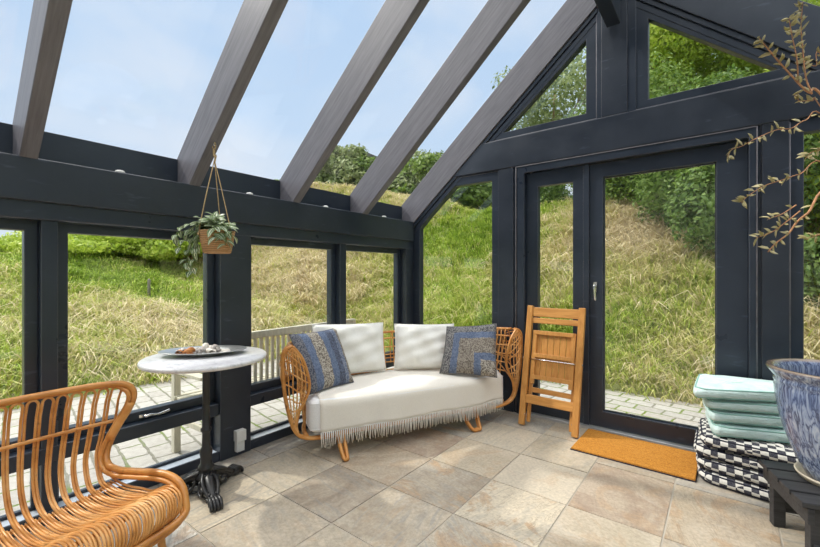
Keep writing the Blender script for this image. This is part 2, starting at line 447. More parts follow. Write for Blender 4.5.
# ------------------------------------------------------------------ the house
W = 4.016; XM = W / 2; YB = -6.2          # width, ridge line, far end behind the viewer
ZB = 1.76; SL = .865                       # underside of the rafters: z = ZB + SL*x
ZG = 2.10                                  # underside of the roof glass: z = ZG + SL*x
def mir(x, s): return x if s > 0 else W - x
def sbox(mb, s, x0, x1, y0, y1, z0, z1, m=0):
    a, b = mir(x0, s), mir(x1, s); return mb.box(min(a, b), max(a, b), y0, y1, z0, z1, m)

# floor: stone tiles, one mesh
def build_floor():
    mb = MB(); cols = []; ids = []
    rng = random.Random(3)
    pal = [(.41, .355, .275), (.31, .235, .18), (.44, .395, .32), (.345, .31, .25), (.29, .28, .26), (.39, .32, .24), (.48, .43, .35), (.33, .27, .205)]
    fixed = {(2, -2): (.25, .185, .14), (2, -1): (.39, .34, .265), (1, 0): (.255, .21, .165), (1, -1): (.40, .345, .27), (0, -1): (.56, .485, .375), (0, -2): (.60, .575, .53), (1, -2): (.37, .29, .22), (2, 0): (.35, .295, .225), (2, 1): (.31, .26, .20), (3, 0): (.41, .36, .285), (3, -1): (.39, .34, .27), (3, 1): (.52, .46, .36), (3, -2): (.30, .245, .19)}
    xs = [-.02, .228] + [.228 + .4425 * k for k in range(1, 9)] + [W + .02]
    g = .0045
    for c in range(len(xs) - 1):
        if xs[c + 1] - xs[c] < .02: continue
        if c == 0: ys = [YB + .62 * k for k in range(11)]
        elif c <= 4: ys = [-1.65 + .4425 * k for k in range(-11, 5)]
        else: ys = [-.585 + .62 * k for k in range(-10, 3)]
        ys = sorted({max(YB, min(.10, y)) for y in ys} | {YB, .10})
        for y0, y1 in zip(ys, ys[1:]):
            if y1 - y0 < .01: continue
            r = round((y1 + 1.65) / .4425)
            if c == 0: col = (.36, .35, .33)
            else: col = fixed.get((c - 1, r)) or rng.choice(pal)
            x0, x1 = xs[c] + g, xs[c + 1] - g
            mb.box(x0, x1, y0 + g, y1 - g, -.03, rng.uniform(-.001, .001), 0)
            cols += [(*col, 1)] * 6; ids += [rng.uniform(0, 40)] * 6
    nt = len(mb.f)
    mb.box(-.10, W + .10, YB, .12, -.20, -.0035, 1)
    cols += [(.4, .4, .4, 1)] * 6; ids += [0] * 6
    o = mb.build('floor', [M['tile'], M['grout']]); me = o.data
    ca = me.attributes.new('tilecol', 'FLOAT_COLOR', 'FACE'); ca.data.foreach_set('color', np.array(cols, dtype=np.float32).ravel())
    ia = me.attributes.new('tileid', 'FLOAT', 'FACE'); ia.data.foreach_set('value', np.array(ids, dtype=np.float32))
    tag(o, 'floor of large riven stone tiles in beige, grey and brown', None, None, 'structure')
build_floor()

# roof
ceil = structure('ceiling', 'pitched glass roof on dark rafters')
def rafter(s, y0, y1, foot=.05):
    mb = MB()
    xa = -.14; xr = XM - .02
    poly = [(foot, ZB + SL * foot), (xr, ZB + SL * xr), (xr, ZG + SL * xr), (xa, ZG + SL * xa), (xa, ZB + .05)]
    poly = [(mir(x, s), y0, z) for x, z in poly]
    mb.prism(poly, (0, y1 - y0, 0))
    return mb
ry = [(-6.12, -6.05), (-5.36, -5.29), (-4.595, -4.53), (-3.835, -3.768), (-3.075, -3.008), (-2.312, -2.242), (-1.55, -1.482), (-.786, -.716)]
for s in (1, -1):
    for y0, y1 in ry: rafter(s, y0, y1).build('rafter', M['rafter'], ceil, bevel=.004)
    ys = [YB] + [(a + b) / 2 for a, b in ry[1:]] + [.02]
    for y0, y1 in zip(ys, ys[1:]):
        mb = MB(); xa = -.16; xr = XM
        mb.prism([(mir(xa, s), y0, ZG + SL * xa + .004), (mir(xr, s), y0, ZG + SL * xr + .004), (mir(xr, s), y0, ZG + SL * xr + .016), (mir(xa, s), y0, ZG + SL * xa + .016)], (0, y1 - y0, 0))
        mb.build('glass_pane', M['roof_glass'], ceil)
mb = MB(); mb.box(XM - .055, XM + .042, YB, -.03, 3.165, 3.82); mb.build('ridge_beam', M['timber'], ceil, bevel=.004)

# side walls
YP = [(-6.15, -6.0), (-4.3, -4.1), (-2.10, -1.88), (-.105, .06)]
WIN = [(-3.985, -2.99, 2), (-2.925, -2.10, 1), (-1.88, -1.02, 3), (-.945, -.10, 4)]
def side_wall(s, name, label):
    w = structure(name, label)
    mb = MB(); sbox(mb, s, -.14, .05, YB, -.002, 1.60, 1.81); mb.build('beam', M['timber'], w, bevel=.009, seg=3)
    mb = MB(); sbox(mb, s, -.145, -.11, YB, .05, 1.81, ZG - SL * .13); mb.build('eave_board', M['frame'], w)
    mb = MB(); sbox(mb, s, -.12, .025, YB, .05, 1.515, 1.61); mb.build('head_trim', M['frame'], w, bevel=.008)
    for y0, y1 in YP[1:]:
        mb = MB(); sbox(mb, s, -.12, .022, y0, y1, 0, 1.52); mb.build('post', M['timber'], w, bevel=.004)
    for y0, y1 in [(-2.99, -2.925), (-1.02, -.945)]:
        mb = MB(); sbox(mb, s, -.12, .004, y0, y1, 0, 1.52); mb.build('mullion', M['frame'], w, bevel=.004)
    segs = [(-6.2, -4.3), (-4.1, -2.10), (-1.88, -.10)]
    for y0, y1 in segs:
        mb = MB(); sbox(mb, s, -.12, .006, y0, y1, .305, .385); mb.build('rail', M['frame'], w, bevel=.006)
    mb = MB(); sbox(mb, s, -.12, -.002, YB, -.10, -.02, .052); mb.build('sill', M['frame'], w, bevel=.004)
    mb = MB(); sbox(mb, s, -.002, .012, YB, -2.0, 0, .066); sbox(mb, s, -.002, .012, -1.94, -.10, 0, .066)
    bb = mb.build('baseboard_left' if s > 0 else 'baseboard_right', M['frame'], bevel=.004); tag(bb, 'low dark baseboard under the windows', None, None, 'structure')
    return w
side_wall(1, 'wall_left', 'dark timber window wall on the long side')
side_wall(-1, 'wall_right', 'dark timber window wall facing the long side')
NWIN = [0]
def pane_x(mb, s, y0, y1, z0, z1, x=-.075): sbox(mb, s, x - .004, x + .004, y0, y1, z0, z1)
def side_window(s, y0, y1, handle=False, label=None):
    NWIN[0] += 1
    w = structure('window_%d' % NWIN[0], label)
    mb = MB(); z0, z1 = .385, 1.52; fy, ft, fb = .052, .055, .055
    xo = -.055
    a, b = mir(-.115, s), mir(xo, s)
    mb.ring([(b, y0, z0), (b, y1, z0), (b, y1, z1), (b, y0, z1)], [(b, y0 + fy, z0 + fb), (b, y1 - fy, z0 + fb), (b, y1 - fy, z1 - ft), (b, y0 + fy, z1 - ft)], (a - b, 0, 0))
    mb.build('window_frame', M['frame'], w, bevel=.005)
    mb = MB(); pane_x(mb, s, y0 + fy, y1 - fy, z0 + fb, z1 - ft); mb.build('glass_pane', M['glass'], w)
    # fixed light below the rail
    mb = MB(); z0, z1 = .052, .305; f = .022
    b = mir(-.090, s)
    mb.ring([(b, y0, z0), (b, y1, z0), (b, y1, z1), (b, y0, z1)], [(b, y0 + f, z0 + f), (b, y1 - f, z0 + f), (b, y1 - f, z1 - .004), (b, y0 + f, z1 - .004)], (a - b, 0, 0))
    mb.build('lower_frame', M['frame'], w, bevel=.003)
    mb = MB(); sbox(mb, s, -.088, -.004, y0 + .002, y1 - .002, z0 - .002, z0 + .005); mb.build('sill_sheen', M['sill'], w, bevel=.001)  # added strip that carries the painted sky reflection
    mb = MB(); pane_x(mb, s, y0 + f, y1 - f, z0 + f, z1 - .004, -.095); mb.build('lower_pane', M['glass'], w)
    if handle:
        yc = handle; x = -.055
        mb = MB(); mb.box(x, x + .008, yc - .07, yc - .035, .402, .420)
        mb.tube(spline([(x, yc - .05, .411), (x + .035, yc - .048, .413), (x + .042, yc - .02, .417), (x + .038, yc + .03, .409), (x + .04, yc + .085, .418)], 5), [.006] * 5 + [.008] * 5 + [.0075] * 5 + [.0085] * 6, 8)
        tag(mb.build('handle', M['chrome'], w, bevel=0), 'satin steel window handle')
    return w
for k, (y0, y1, idx) in enumerate(WIN):
    side_window(1, y0, y1, -2.48 if k == 1 else False)
for k, (y0, y1, idx) in enumerate(WIN): side_window(-1, y0, y1)

# gable wall
gw = structure('wall_back', 'dark timber gable wall with glazed door')
TB0, TB1 = 2.215, 2.490
def zr(x): return ZB + SL * x if x <= XM else ZB + SL * (W - x)
for s in (1, -1):
    mb = MB(); xa = -.14; xr = XM
    poly = [(.0, ZB), (xr, ZB + SL * xr), (xr, ZG + SL * xr), (xa, ZG + SL * xa), (xa, 1.78)]
    mb.prism([(mir(x, s), -.012, z) for x, z in poly], (0, .11, 0)); mb.build('gable_rafter', M['rafter'] if s > 0 else M['timber'], gw, bevel=.004)
    # slim stepped trim along the rafter foot
    for off, yy, th in ((.0, .004, .045), (-.055, .014, .05)):
        mb = MB(); xs0, xs1 = .03, XM - .13
        mb.prism([(mir(xs0, s), yy, ZB + SL * xs0 + off), (mir(xs1, s), yy, ZB + SL * xs1 + off), (mir(xs1, s), yy, ZB + SL * xs1 + off - th), (mir(xs0, s), yy, ZB + SL * xs0 + off - th)], (0, .08, 0))
        mb.build('rafter_trim', M['frame'], gw, bevel=.004)
mb = MB(); xl = (TB0 - ZB) / SL; xl2 = (TB1 - ZB) / SL
mb.prism([(xl, -.002, TB0), (W - xl, -.002, TB0), (W - xl2, -.002, TB1), (xl2, -.002, TB1)], (0, .11, 0)); mb.build('tie_beam', M['timber'], gw, bevel=.009, seg=3)
mb = MB(); mb.box(1.905, 2.090, .004, .11, TB1, 3.45); mb.build('king_post', M['timber'], gw, bevel=.004)
mb = MB(); mb.box(1.868, 1.906, .012, .10, TB1, 3.38); mb.box(2.089, 2.148, .012, .10, TB1, 3.38); mb.build('post_trim', M['frame'], gw, bevel=.004)
for x0, x1 in ((1.020, 1.172), (W - 1.150, W - 1.018)):
    mb = MB(); mb.box(x0, x1, .004, .11, 0, TB0); mb.build('post', M['timber'], gw, bevel=.004)
for x0, x1 in ((1.170, 1.200), (2.843, W - 1.148)):
    mb = MB(); mb.box(x0, x1, .016, .11, 0, TB0); mb.build('post_trim', M['frame'], gw, bevel=.003)
mb = MB(); mb.box(0.02, 1.02, 0.0, .11, -.02, .12); mb.box(W - 1.032, W - .02, 0, .11, -.02, .12); mb.build('sill', M['frame'], gw, bevel=.004)

def gable_window(outer, inner, label):
    NWIN[0] += 1
    w = structure('window_%d' % NWIN[0], label)
    mb = MB(); mb.ring([(x, .018, z) for x, z in outer], [(x, .018, z) for x, z in inner], (0, .07, 0)); mb.build('window_frame', M['frame'], w, bevel=.005)
    mb = MB(); mb.prism([(x, .062, z) for x, z in inner], (0, .008, 0)); mb.build('glass_pane', M['glass'], w)
def mirx(p): return [(W - x, z) for x, z in p]
g_in = [(.112, .17), (.952, .17), (.952, 2.128), (.52, 2.128), (.112, 1.735)]
g_out = [(.02, .12), (1.020, .12), (1.020, 2.215), (.48, 2.215), (.02, 1.790)]
t_in = [(1.070, 2.556), (1.788, 2.556), (1.788, 3.155)]
t_out = [(.90, 2.490), (1.872, 2.490), (1.872, 3.345)]
gable_window(g_out, g_in, 'tall window with a sloping head beside the corner')
gable_window(mirx(g_out), mirx(g_in), 'tall window with a sloping head by the potted tree')
gable_window(t_out, t_in, 'three-cornered gable window on the long-wall side')
gable_window(mirx(t_out), mirx(t_in), 'three-cornered gable window above the glazed door')

# door
dr = structure('door_1', 'dark framed glazed door with a narrow sidelight')
def rect(x0, x1, z0, z1): return [(x0, z0), (x1, z0), (x1, z1), (x0, z1)]
def frame_y(o, i, y, th, name, mat=None, par=dr, bevel=.004):
    mb = MB(); mb.ring([(x, y, z) for x, z in o], [(x, y, z) for x, z in i], (0, th, 0)); return mb.build(name, mat or M['frame'], par, bevel=bevel)
frame_y(rect(1.198, 2.845, -.02, 2.213), rect(1.276, 2.802, .0, 2.145), .000, .13, 'door_frame', bevel=.006)
frame_y(rect(1.276, 1.762, .022, 2.145), rect(1.382, 1.677, .150, 2.020), .045, .06, 'sidelight_frame')
mb = MB(); mb.box(1.762, 1.808, .03, .11, .022, 2.145); mb.build('mullion', M['frame'], dr, bevel=.004)
leaf = frame_y(rect(1.808, 2.802, .022, 2.140), rect(1.908, 2.632, .148, 2.028), .050, .06, 'door_leaf')
frame_y(rect(1.906, 2.634, .146, 2.030), rect(1.916, 2.624, .156, 2.020), .078, .02, 'glazing_bead', par=leaf, bevel=0)
mb = MB(); mb.prism([(x, .088, z) for x, z in rect(1.908, 2.632, .148, 2.028)], (0, .008, 0)); mb.build('glass_pane', M['glass'], leaf)
mb = MB(); mb.prism([(x, .085, z) for x, z in rect(1.382, 1.677, .150, 2.020)], (0, .008, 0)); mb.build('glass_pane', M['glass'], dr)
mb = MB(); mb.box(1.276, 2.802, -.004, .05, -.01, .022); mb.build('threshold', M['alu'], dr, bevel=.004)
mb = MB(); hx, hz = 1.852, 1.155
mb.box(hx - .012, hx + .012, .043, .05, hz - .05, hz + .03)
mb.tube([(hx, .045, hz), (hx, .010, hz)], .009, 10)
mb.tube(spline([(hx, .008, hz + .006), (hx + .003, .004, hz - .03), (hx + .006, .004, hz - .08), (hx + .008, .010, hz - .115)], 5), [.010] * 6 + [.008] * 10, 10)
tag(mb.build('handle', M['chrome'], leaf), 'satin steel lever handle')

# slim pale strips added to draw the bright arrises of the gable joinery
M['pale_strip'] = _simple('pale edge strip', (.15, .145, .165), .5, var=.25, sc=20)
def pale_strip(pts, par, y=-.001, r=.0055): mb = MB(); mb.tube([(x, y, z) for x, z in pts], r, 6); return mb.build('edge_strip', M['pale_strip'], par)
pale_strip([(1.199, .02), (1.199, 2.209), (2.842, 2.209), (2.842, .02)], dr)
pale_strip([(1.022, .12), (1.022, 2.205), (.49, 2.205)], gw, .014, .004); pale_strip([(W - 1.016, .12), (W - 1.016, 2.205)], gw, .014, .005)
pale_strip([(.90, 2.494), (1.868, 2.494), (1.868, 3.33)], gw, .016, .004); pale_strip([(W - .90, 2.494), (W - 1.872, 2.494), (W - 1.872, 3.33)], gw, .016, .004)

# end wall behind the viewer
mb = MB(); mb.prism([(-.1, YB - .12, -.1), (W + .1, YB - .12, -.1), (W + .1, YB - .12, 1.9), (XM, YB - .12, 3.85), (-.1, YB - .12, 1.9)], (0, .12, 0))
tag(mb.build('wall_front', M['white_wall']), 'white rendered house wall at the other end', None, None, 'structure')

# small spots on the beam top
for u, v in ((120, 172), (249.5, 194.5), (325.5, 208), (384, 217.5)):
    d = (1.25 - 1.81)
    # place on the beam top plane
    dx = Vector((FW.x * FPX + RT.x * (u - 410), FW.y * FPX + RT.y * (u - 410)))
    tt = (.018 - CX) / dx.x
    y = round(CY + dx.y * tt, 3)
    mb = MB(); mb.lathe([(.024, 0), (.024, .006), (.019, .013), (.010, .016), (.0005, .017)], (0, 0, 0), 16)
    o = mb.build('puck_light', M['white_plastic'], None); o.location = (.018, y, 1.81)
    tag(o, {120: 'small white puck light on the beam, over the widest window', 249.5: 'small white puck light on the beam just past the hanging plant', 325.5: 'small white puck light on the beam, second from the gable corner', 384: 'small white puck light on the beam nearest the gable corner'}[u], 'light', 'puck lights along the beam')

# wall socket
mb = MB(); mb.box(.022, .070, -.034, .034, .072, .146); mb.box(.022, .058, -.028, .028, 0, .072)
tr = thing('wall_socket', 'white plastic socket box low on the dark post', 'socket', (0, -1.975, .035))
mb.build('housing', M['white_plastic'], tr, bevel=.004)
mb = MB(); mb.box(.058, .062, -.022, .022, .012, .062); mb.build('cover_flap', M['white_plastic'], tr, bevel=.003)

# ------------------------------------------------------------------ sofa
OS = Vector((.842, -.98, 0)); AS = R(65)
sofa = thing('rattan_sofa', 'curved honey rattan sofa with white seat in the glazed corner', 'sofa', OS, AS)
# local frame: x along the seat towards the gable, y towards the back
def plan(t, off=0.0):
    """crescent back line: t 0..1 from the near arm to the far arm"""
    a = PI * (1 - t)
    c, s_ = math.cos(a), math.sin(a)
    e = .78
    x = (.872 + off) * math.copysign(abs(c) ** e, c); y = .04 + (.60 + off) * abs(s_) ** e
    return x, y
def shell_pt(t, h):
    """h: 0 seat frame .. 1 top .. 1.6 rolled over outside"""
    if h <= 1:
        mid = math.sin(PI * t) ** .7; H_ = .60 - .055 * mid
        z = .17 + H_ * h; off = -.03 + .10 * h ** 1.6
        if h > .85: z = .17 + H_ * (.85 + .15 * math.sin((h - .85) / .15 * PI / 2))
    else:
        k = h - 1
        off = .07 + .055 * math.sin(min(k / .5, 1) * PI / 2) - .05 * max(0, k - .5)
        z = .77 - .055 * math.sin(PI * t) ** .7 - .34 * k ** 1.4
    x, y = plan(t, off)
    return Vector((x, y, z))
hs = [0, .2, .4, .55, .7, .8, .87, .93, .98, 1.05, 1.15, 1.3, 1.5, 1.7, 1.9]
mb = MB()
nv = 58
for i in range(1, nv):
    t = i / nv
    mb.tube([shell_pt(t, h) for h in hs], .0052, 6)
for h in (.40, .52, .64, .76, .88, 1.0, 1.3, 1.55, 1.8):
    mb.tube([shell_pt(t / 60, h) for t in range(61)], .0055, 6)
mb.build('cane_lattice', M['rattan'], sofa)
# bent frame: front bar, arm loops
fr = MB(); weave = []
LO = [(.940, .775), (.982, .752), (1.0, .690), (.993, .50), (.958, .31), (.915, .195), (.845, .150), (.74, .135), (.64, .135)]
LI = [(.940, .770), (.878, .685), (.838, .56), (.832, .475), (.866, .395), (.902, .325), (.918, .24)]
for s in (-1, 1):
    vv0 = .02 if s < 0 else -.02
    ends = MB(); weave.append(ends)
    def E3(p, dy=0): return Vector((s * p[0], vv0 + dy, p[1]))
    oc = spline([E3(p) for p in LO], 6); ic = spline([E3(p) for p in LI], 6)
    for dy in (0, .024): fr.tube([p + Vector((0, dy, 0)) for p in oc], .0115, 8)
    fr.tube(ic, .0115, 8)
    # cane weave filling the end loop, bellied outwards
    def PT(f, g):
        a = oc[min(len(oc) - 1, int(f * 33))]; b = ic[min(len(ic) - 1, int(f * (len(ic) - 1)))]
        p = a.lerp(b, g); p.y -= .035 * math.sin(PI * g) * math.sin(PI * min(1, f * 1.05)); return p
    for g in (.17, .33, .5, .67, .83): ends.tube(spline([PT(k / 12, g) for k in range(13)], 2), .0048, 6)
    for k in range(9): ends.tube(spline([PT(.10 + .085 * k + .06 * g * (1 if k > 4 else 0), g) for g in (0, .25, .5, .75, 1)], 3), .0048, 6)
    # the rolled arm running back from the loop
    for k in range(7):
        p0 = oc[2 + 4 * k]; tq = (.02 + .012 * k) if s < 0 else 1 - (.02 + .012 * k)
        p1 = shell_pt(tq, 1.12 + .12 * k)
        ends.tube(spline([p0, (p0 + p1) / 2 + Vector((s * .012, 0, .01)), p1], 4), .005, 6)
for ends in weave: ends.build('arm_weave', M['rattan'], sofa)
fr.tube([(x / 10 * .66, .010 - .01 * math.cos(x / 10 * PI / 2), .150) for x in range(-10, 11)], .016, 8)
fr.tube([shell_pt(t / 40, 0) + Vector((0, 0, -.015)) for t in range(41)], .015, 8)
fr.tube([shell_pt(t / 60, 1.0) for t in range(61)], .011, 8)
for i in range(9):
    x = -.72 + .18 * i
    yb = .04 + .56 * (max(0, 1 - (abs(x) / .84) ** 2.2)) ** .5
    fr.tube([(x, .0, .158), (x, yb, .158)], .009, 6)
fr.build('bent_frame', M['rattan_dark'], sofa)
for (x, y, yt, wk) in ((-.615, -.095, .02, .32), (.47, -.085, .02, 1), (-.40, .44, .36, 1), (.40, .44, .36, 1)):
    l = MB()
    for dy in (-.012, .012):
        l.tube(spline([(x - .075 * wk, yt + dy, .155), (x - .055 * wk, yt + (y - yt) * .6 + dy, .06), (x - .035 * wk, y + dy, .018), (x, y + dy, .0125), (x + .030 * wk, y + dy, .018), (x + .045 * wk, yt + (y - yt) * .6 + dy, .06), (x + .055 * wk, yt + dy, .155)], 5), .0122, 8)
    l.build('leg', M['rattan_dark'], sofa)

def sw(x, y, z=0):
    c, s_ = math.cos(AS), math.sin(AS)
    return Vector((OS.x + c * x - s_ * y, OS.y + s_ * x + c * y, z))

# seat cushion: D shaped slab
def d_outline(k=1.0, n=40):
    pts = []
    for i in range(n + 1):
        a = PI * i / n; c, s_ = math.cos(a), math.sin(a); e = .72
        pts.append((.825 * k * math.copysign(abs(c) ** e, c), .015 + (.565) * k * abs(s_) ** e))
    for i in range(1, 24):
        f = i / 24; x = -.825 * k + 1.65 * k * f
        pts.append((x, .015 - .055 * (1 - (2 * f - 1) ** 4)))
    return pts
def slab(mb, z0, z1, rnd=.05, crown=.012, k0=1.0, m=0):
    out = d_outline(); n = len(out); cy0 = .22
    rings = []
    steps = [(-1, 0), (-.8, .35), (-.45, .75), (0, 1), (.45, .75), (.8, .35), (1, 0)]
    prof = []
    for i in range(6):
        a = PI / 2 * i / 5; prof.append((rnd * (1 - math.sin(a)), z0 + rnd * (1 - math.cos(a))))
    for i in range(6):
        a = PI / 2 * i / 5; prof.append((rnd * (1 - math.cos(a)), z1 - rnd * (1 - math.sin(a))))
    vs = []
    for ins, z in prof:
        for x, y in out:
            L = math.hypot(x, y - cy0); q = (L - ins) / L; vs.append((x * q, cy0 + (y - cy0) * q, z))
    for q in (.8, .5, .2):
        for x, y in out:
            L = math.hypot(x, y - cy0); qq = (L - rnd) / L * q; vs.append((x * qq, cy0 + (y - cy0) * qq, z1 + crown * (1 - q * q)))
    vs.append((0, cy0, z1 + crown)); vs.append((0, cy0, z0))
    rows = len(prof) + 3; fs = []
    for r in range(rows - 1):
        for j in range(n): fs.append((r * n + j, r * n + (j + 1) % n, (r + 1) * n + (j + 1) % n, (r + 1) * n + j))
    for j in range(n):
        fs.append(((rows - 1) * n + j, (rows - 1) * n + (j + 1) % n, rows * n)); fs.append((j, rows * n + 1, (j + 1) % n))
    mb.add(vs, fs, m, True)
    return mb
SZ0, SZ1 = .175, .400
sc = thing('seat_cushion', 'thick white half-moon seat cushion on the rattan sofa', 'cushion', OS, AS)
slab(MB(), SZ0, SZ1).build('cushion_body', M['seat_fabric'], sc)
mb = MB(); mb.tube([(x * .998, y, SZ1 - .026) for x, y in d_outline()], .0035, 6, True); mb.tube([(x * .998, y, SZ0 + .026) for x, y in d_outline()], .0035, 6, True)
mb.build('piping', M['seat_fabric'], sc)

# throw over the seat with a fringe
th = thing('throw_blanket', 'cream fringed throw laid over the sofa seat and hanging off its front', 'blanket', OS, AS)
mb = MB(); rng = random.Random(5)
nx, X0, X1 = 56, -.765, .805
def front_y(x):
    f = (x + .825) / 1.65
    return .015 - .055 * (1 - (2 * f - 1) ** 4)
rowsp = []
for i in range(nx + 1):
    x = X0 + (X1 - X0) * i / nx
    yf = front_y(x); yb = .015 + .565 * max(0.0, 1 - (abs(x) / .825) ** (2 / .72)) ** .36 * .93
    yb = max(yf + .10, yb - .03)
    col = []
    for k in range(9):
        f = k / 8; y = yb + (yf + .055 - yb) * f
        col.append((x, y, SZ1 + .012 + .006 * math.sin(x * 9 + y * 7) * f + .010 * (1 - abs(2 * f - 1))))
    for k in range(1, 6):
        a = PI / 2 * k / 5
        col.append((x, yf + .055 - .064 * math.sin(a), SZ1 + .008 - .055 * (1 - math.cos(a))))
    hang = .190 + .006 * math.sin(x * 11)
    for k in range(1, 8):
        f = k / 7
        col.append((x, yf - .009 - .006 * f - .005 * f * math.sin(x * 24 + 1.3), SZ1 - .047 + (hang - (SZ1 - .047)) * f))
    rowsp.append(col)
nr = len(rowsp[0]); vs = [p for c in rowsp for p in c]
fs = [(i * nr + j, i * nr + j + 1, (i + 1) * nr + j + 1, (i + 1) * nr + j) for i in range(nx) for j in range(nr - 1)]
mb.add(vs, fs, 0, True)
o = mb.build('cloth', M['throw'], th); sm = o.modifiers.new('thick', 'SOLIDIFY'); sm.thickness = .005
mb = MB()
for i in range(116):
    x = X0 + .004 + (X1 - X0 - .008) * i / 115
    yf = front_y(x) - .016; z0 = .194 + .006 * math.sin(x * 11); L = rng.uniform(.085, .108); dx = rng.uniform(-.009, .009)
    mb.tube([(x, yf, z0), (x + rng.uniform(-.002, .002), yf - .002, z0 - L * .35), (x + dx, yf - rng.uniform(0, .008), z0 - L)], [.0040, .0042, .0026], 5)
o = mb.build('fringe', M['throw'], th); tag(o, kind='stuff')

# soft pillows from four corners (bottom left, bottom right, top right, top left as seen)
def pillow(name, label, c4, thick, mat, seed=0, group=None, n=22, pinch=.05, wr=.006, power=.5):
    BL, BR, TR, TL = [Vector(p) for p in c4]
    ctr = (BL + BR + TR + TL) / 4
    ex = (BR - BL + TR - TL).normalized(); ez = (TL - BL + TR - BR).normalized(); nrm = ez.cross(ex).normalized()
    if nrm.dot(CAM - ctr) < 0: nrm = -nrm
    rng = random.Random(seed); ph = [rng.uniform(0, 6) for _ in range(6)]
    mb = MB(); uv = []
    for side in (1, -1):
        o = len(mb.v); vs = []
        for j in range(n + 1):
            for i in range(n + 1):
                s_, t = i / n, j / n
                S, T = 2 * s_ - 1, 2 * t - 1
                ps = s_ - .5; pt = t - .5
                ps *= 1 - pinch * (1 - T * T); pt *= 1 - pinch * (1 - S * S)
                a, b = ps + .5, pt + .5
                p = BL * (1 - a) * (1 - b) + BR * a * (1 - b) + TR * a * b + TL * (1 - a) * b
                prof = max(0, (1 - abs(S) ** 2.6) * (1 - abs(T) ** 2.6)) ** power
                w = wr * prof * (math.sin(S * 7 + T * 4 + ph[0]) + .7 * math.sin(T * 11 - S * 5 + ph[1]) + .5 * math.sin(S * 15 + ph[2]) * abs(T))
                sag = .012 * (1 - t)
                vs.append(p + nrm * side * (thick / 2 * prof + w + sag * prof)); uv.append((s_, t))
        fs = []
        for j in range(n):
            for i in range(n):
                q = (j * (n + 1) + i, j * (n + 1) + i + 1, (j + 1) * (n + 1) + i + 1, (j + 1) * (n + 1) + i)
                fs.append(q if side > 0 else q[::-1])
        mb.add(vs, fs, 0, True)
    mb.uv = uv
    root = thing(name, label, 'cushion', ctr, 0, group)
    ob = mb.build('cover', mat, root, origin=ctr)
    wl = ob.modifiers.new('weld', 'WELD'); wl.merge_threshold = .0005
    edge = MB(); ring = []
    for k in range(n + 1): ring.append((k / n, 0))
    for k in range(1, n + 1): ring.append((1, k / n))
    for k in range(1, n + 1): ring.append((1 - k / n, 1))
    for k in range(1, n): ring.append((0, 1 - k / n))
    pts = []
    for s_, t in ring:
        S, T = 2 * s_ - 1, 2 * t - 1
        a = (s_ - .5) * (1 - pinch * (1 - T * T)) + .5; b = (t - .5) * (1 - pinch * (1 - S * S)) + .5
        pts.append(BL * (1 - a) * (1 - b) + BR * a * (1 - b) + TR * a * b + TL * (1 - a) * b)
    edge.tube(pts, .003, 5, True); edge.uv = [(.01, .01)] * len(edge.v)
    edge.build('seam', mat, root, origin=ctr)
    return root
bk = Vector((-.05, .035, 0))
pillow('back_cushion', 'plain white back cushion behind the striped blue pillow', [Vector((.185, -1.425, .425)) + bk, Vector((.430, -.872, .425)) + bk, Vector((.345, -.815, .822)) + bk, Vector((.095, -1.395, .842)) + bk], .17, M['white_fabric'], 1, 'white back cushions on the sofa', pinch=.04, wr=.013, power=.42)
pillow('back_cushion', 'plain white back cushion behind the patchwork pillow', [Vector((.452, -.800, .425)) + bk * .6, Vector((.885, -.50, .425)) + bk * 1.6, Vector((.78, -.352, .80)) + bk * .6, Vector((.385, -.715, .805)) + bk * .6], .17, M['white_fabric'], 2, 'white back cushions on the sofa', pinch=.04, wr=.013, power=.42)
pillow('throw_pillow', 'blue and beige vertically striped pillow against the near sofa arm', [(.435, -1.690, .425), (.430, -1.270, .420), (.163, -1.205, .808), (.142, -1.648, .805)], .13, M['pillow_stripe'], 3, 'blue woven pillows on the sofa', wr=.003)
pillow('throw_pillow', 'blue and grey patchwork pillow with nested squares by the far sofa arm', [(.800, -.640, .422), (1.238, -.470, .420), (1.135, -.265, .825), (.782, -.500, .795)], .13, M['pillow_block'], 4, 'blue woven pillows on the sofa', wr=.003)

# ------------------------------------------------------------------ rattan lounge chair
LC = Vector((.75, -3.17, 0)); AL = R(8)
lc = thing('rattan_lounge_chair', 'open honey rattan lounge chair of arched canes beside the bistro table', 'chair', LC, AL)
PROF = [(-.295, .745, 1.06), (-.312, .66, 1.05), (-.320, .575, 1.03), (-.316, .49, .98), (-.298, .405, .925), (-.258, .335, .90), (-.19, .298, .90), (-.09, .286, .92), (.01, .294, .95), (.095, .325, .985), (.165, .356, 1.015), (.215, .364, 1.03), (.255, .348, 1.035), (.275, .315, 1.02), (.272, .280, .99), (.255, .255, .96)]
def ch(k, l):
    a, z, w = PROF[k]
    e = abs(l) / .40
    z2 = z + (.010 * e * e if k >= 9 else .042 * e ** 4 if k >= 4 else 0.0) - (.012 * e ** 4 if k == 0 else 0)
    a2 = a + (.035 * e * e if k <= 5 else -.028 * e ** 3 if k >= 9 else 0)
    return Vector((a2, l * w, z2))
NC = 18; dl = .816 / NC
ls = [-.408 + dl * i for i in range(NC + 1)]
for i in range(NC):
    la, lb = ls[i] + .0056, ls[i + 1] - .0056
    down = [ch(k, la) for k in range(len(PROF) - 1, 0, -1)]
    up = [ch(k, lb) for k in range(1, len(PROF))]
    h = dl * .5
    arch = []
    for q in range(0, 9):
        a = PI * q / 8
        lm = (la + lb) / 2 - (lb - la) / 2 * math.cos(a)
        p = ch(0, lm); p.z += -.010 - h * .9 + h * .9 * math.sin(a)
        arch.append(p)
    pts = spline(down, 3) + arch + spline(up, 3)
    MB().tube(pts, .0054, 7).build('cane', M['rattan'], lc)
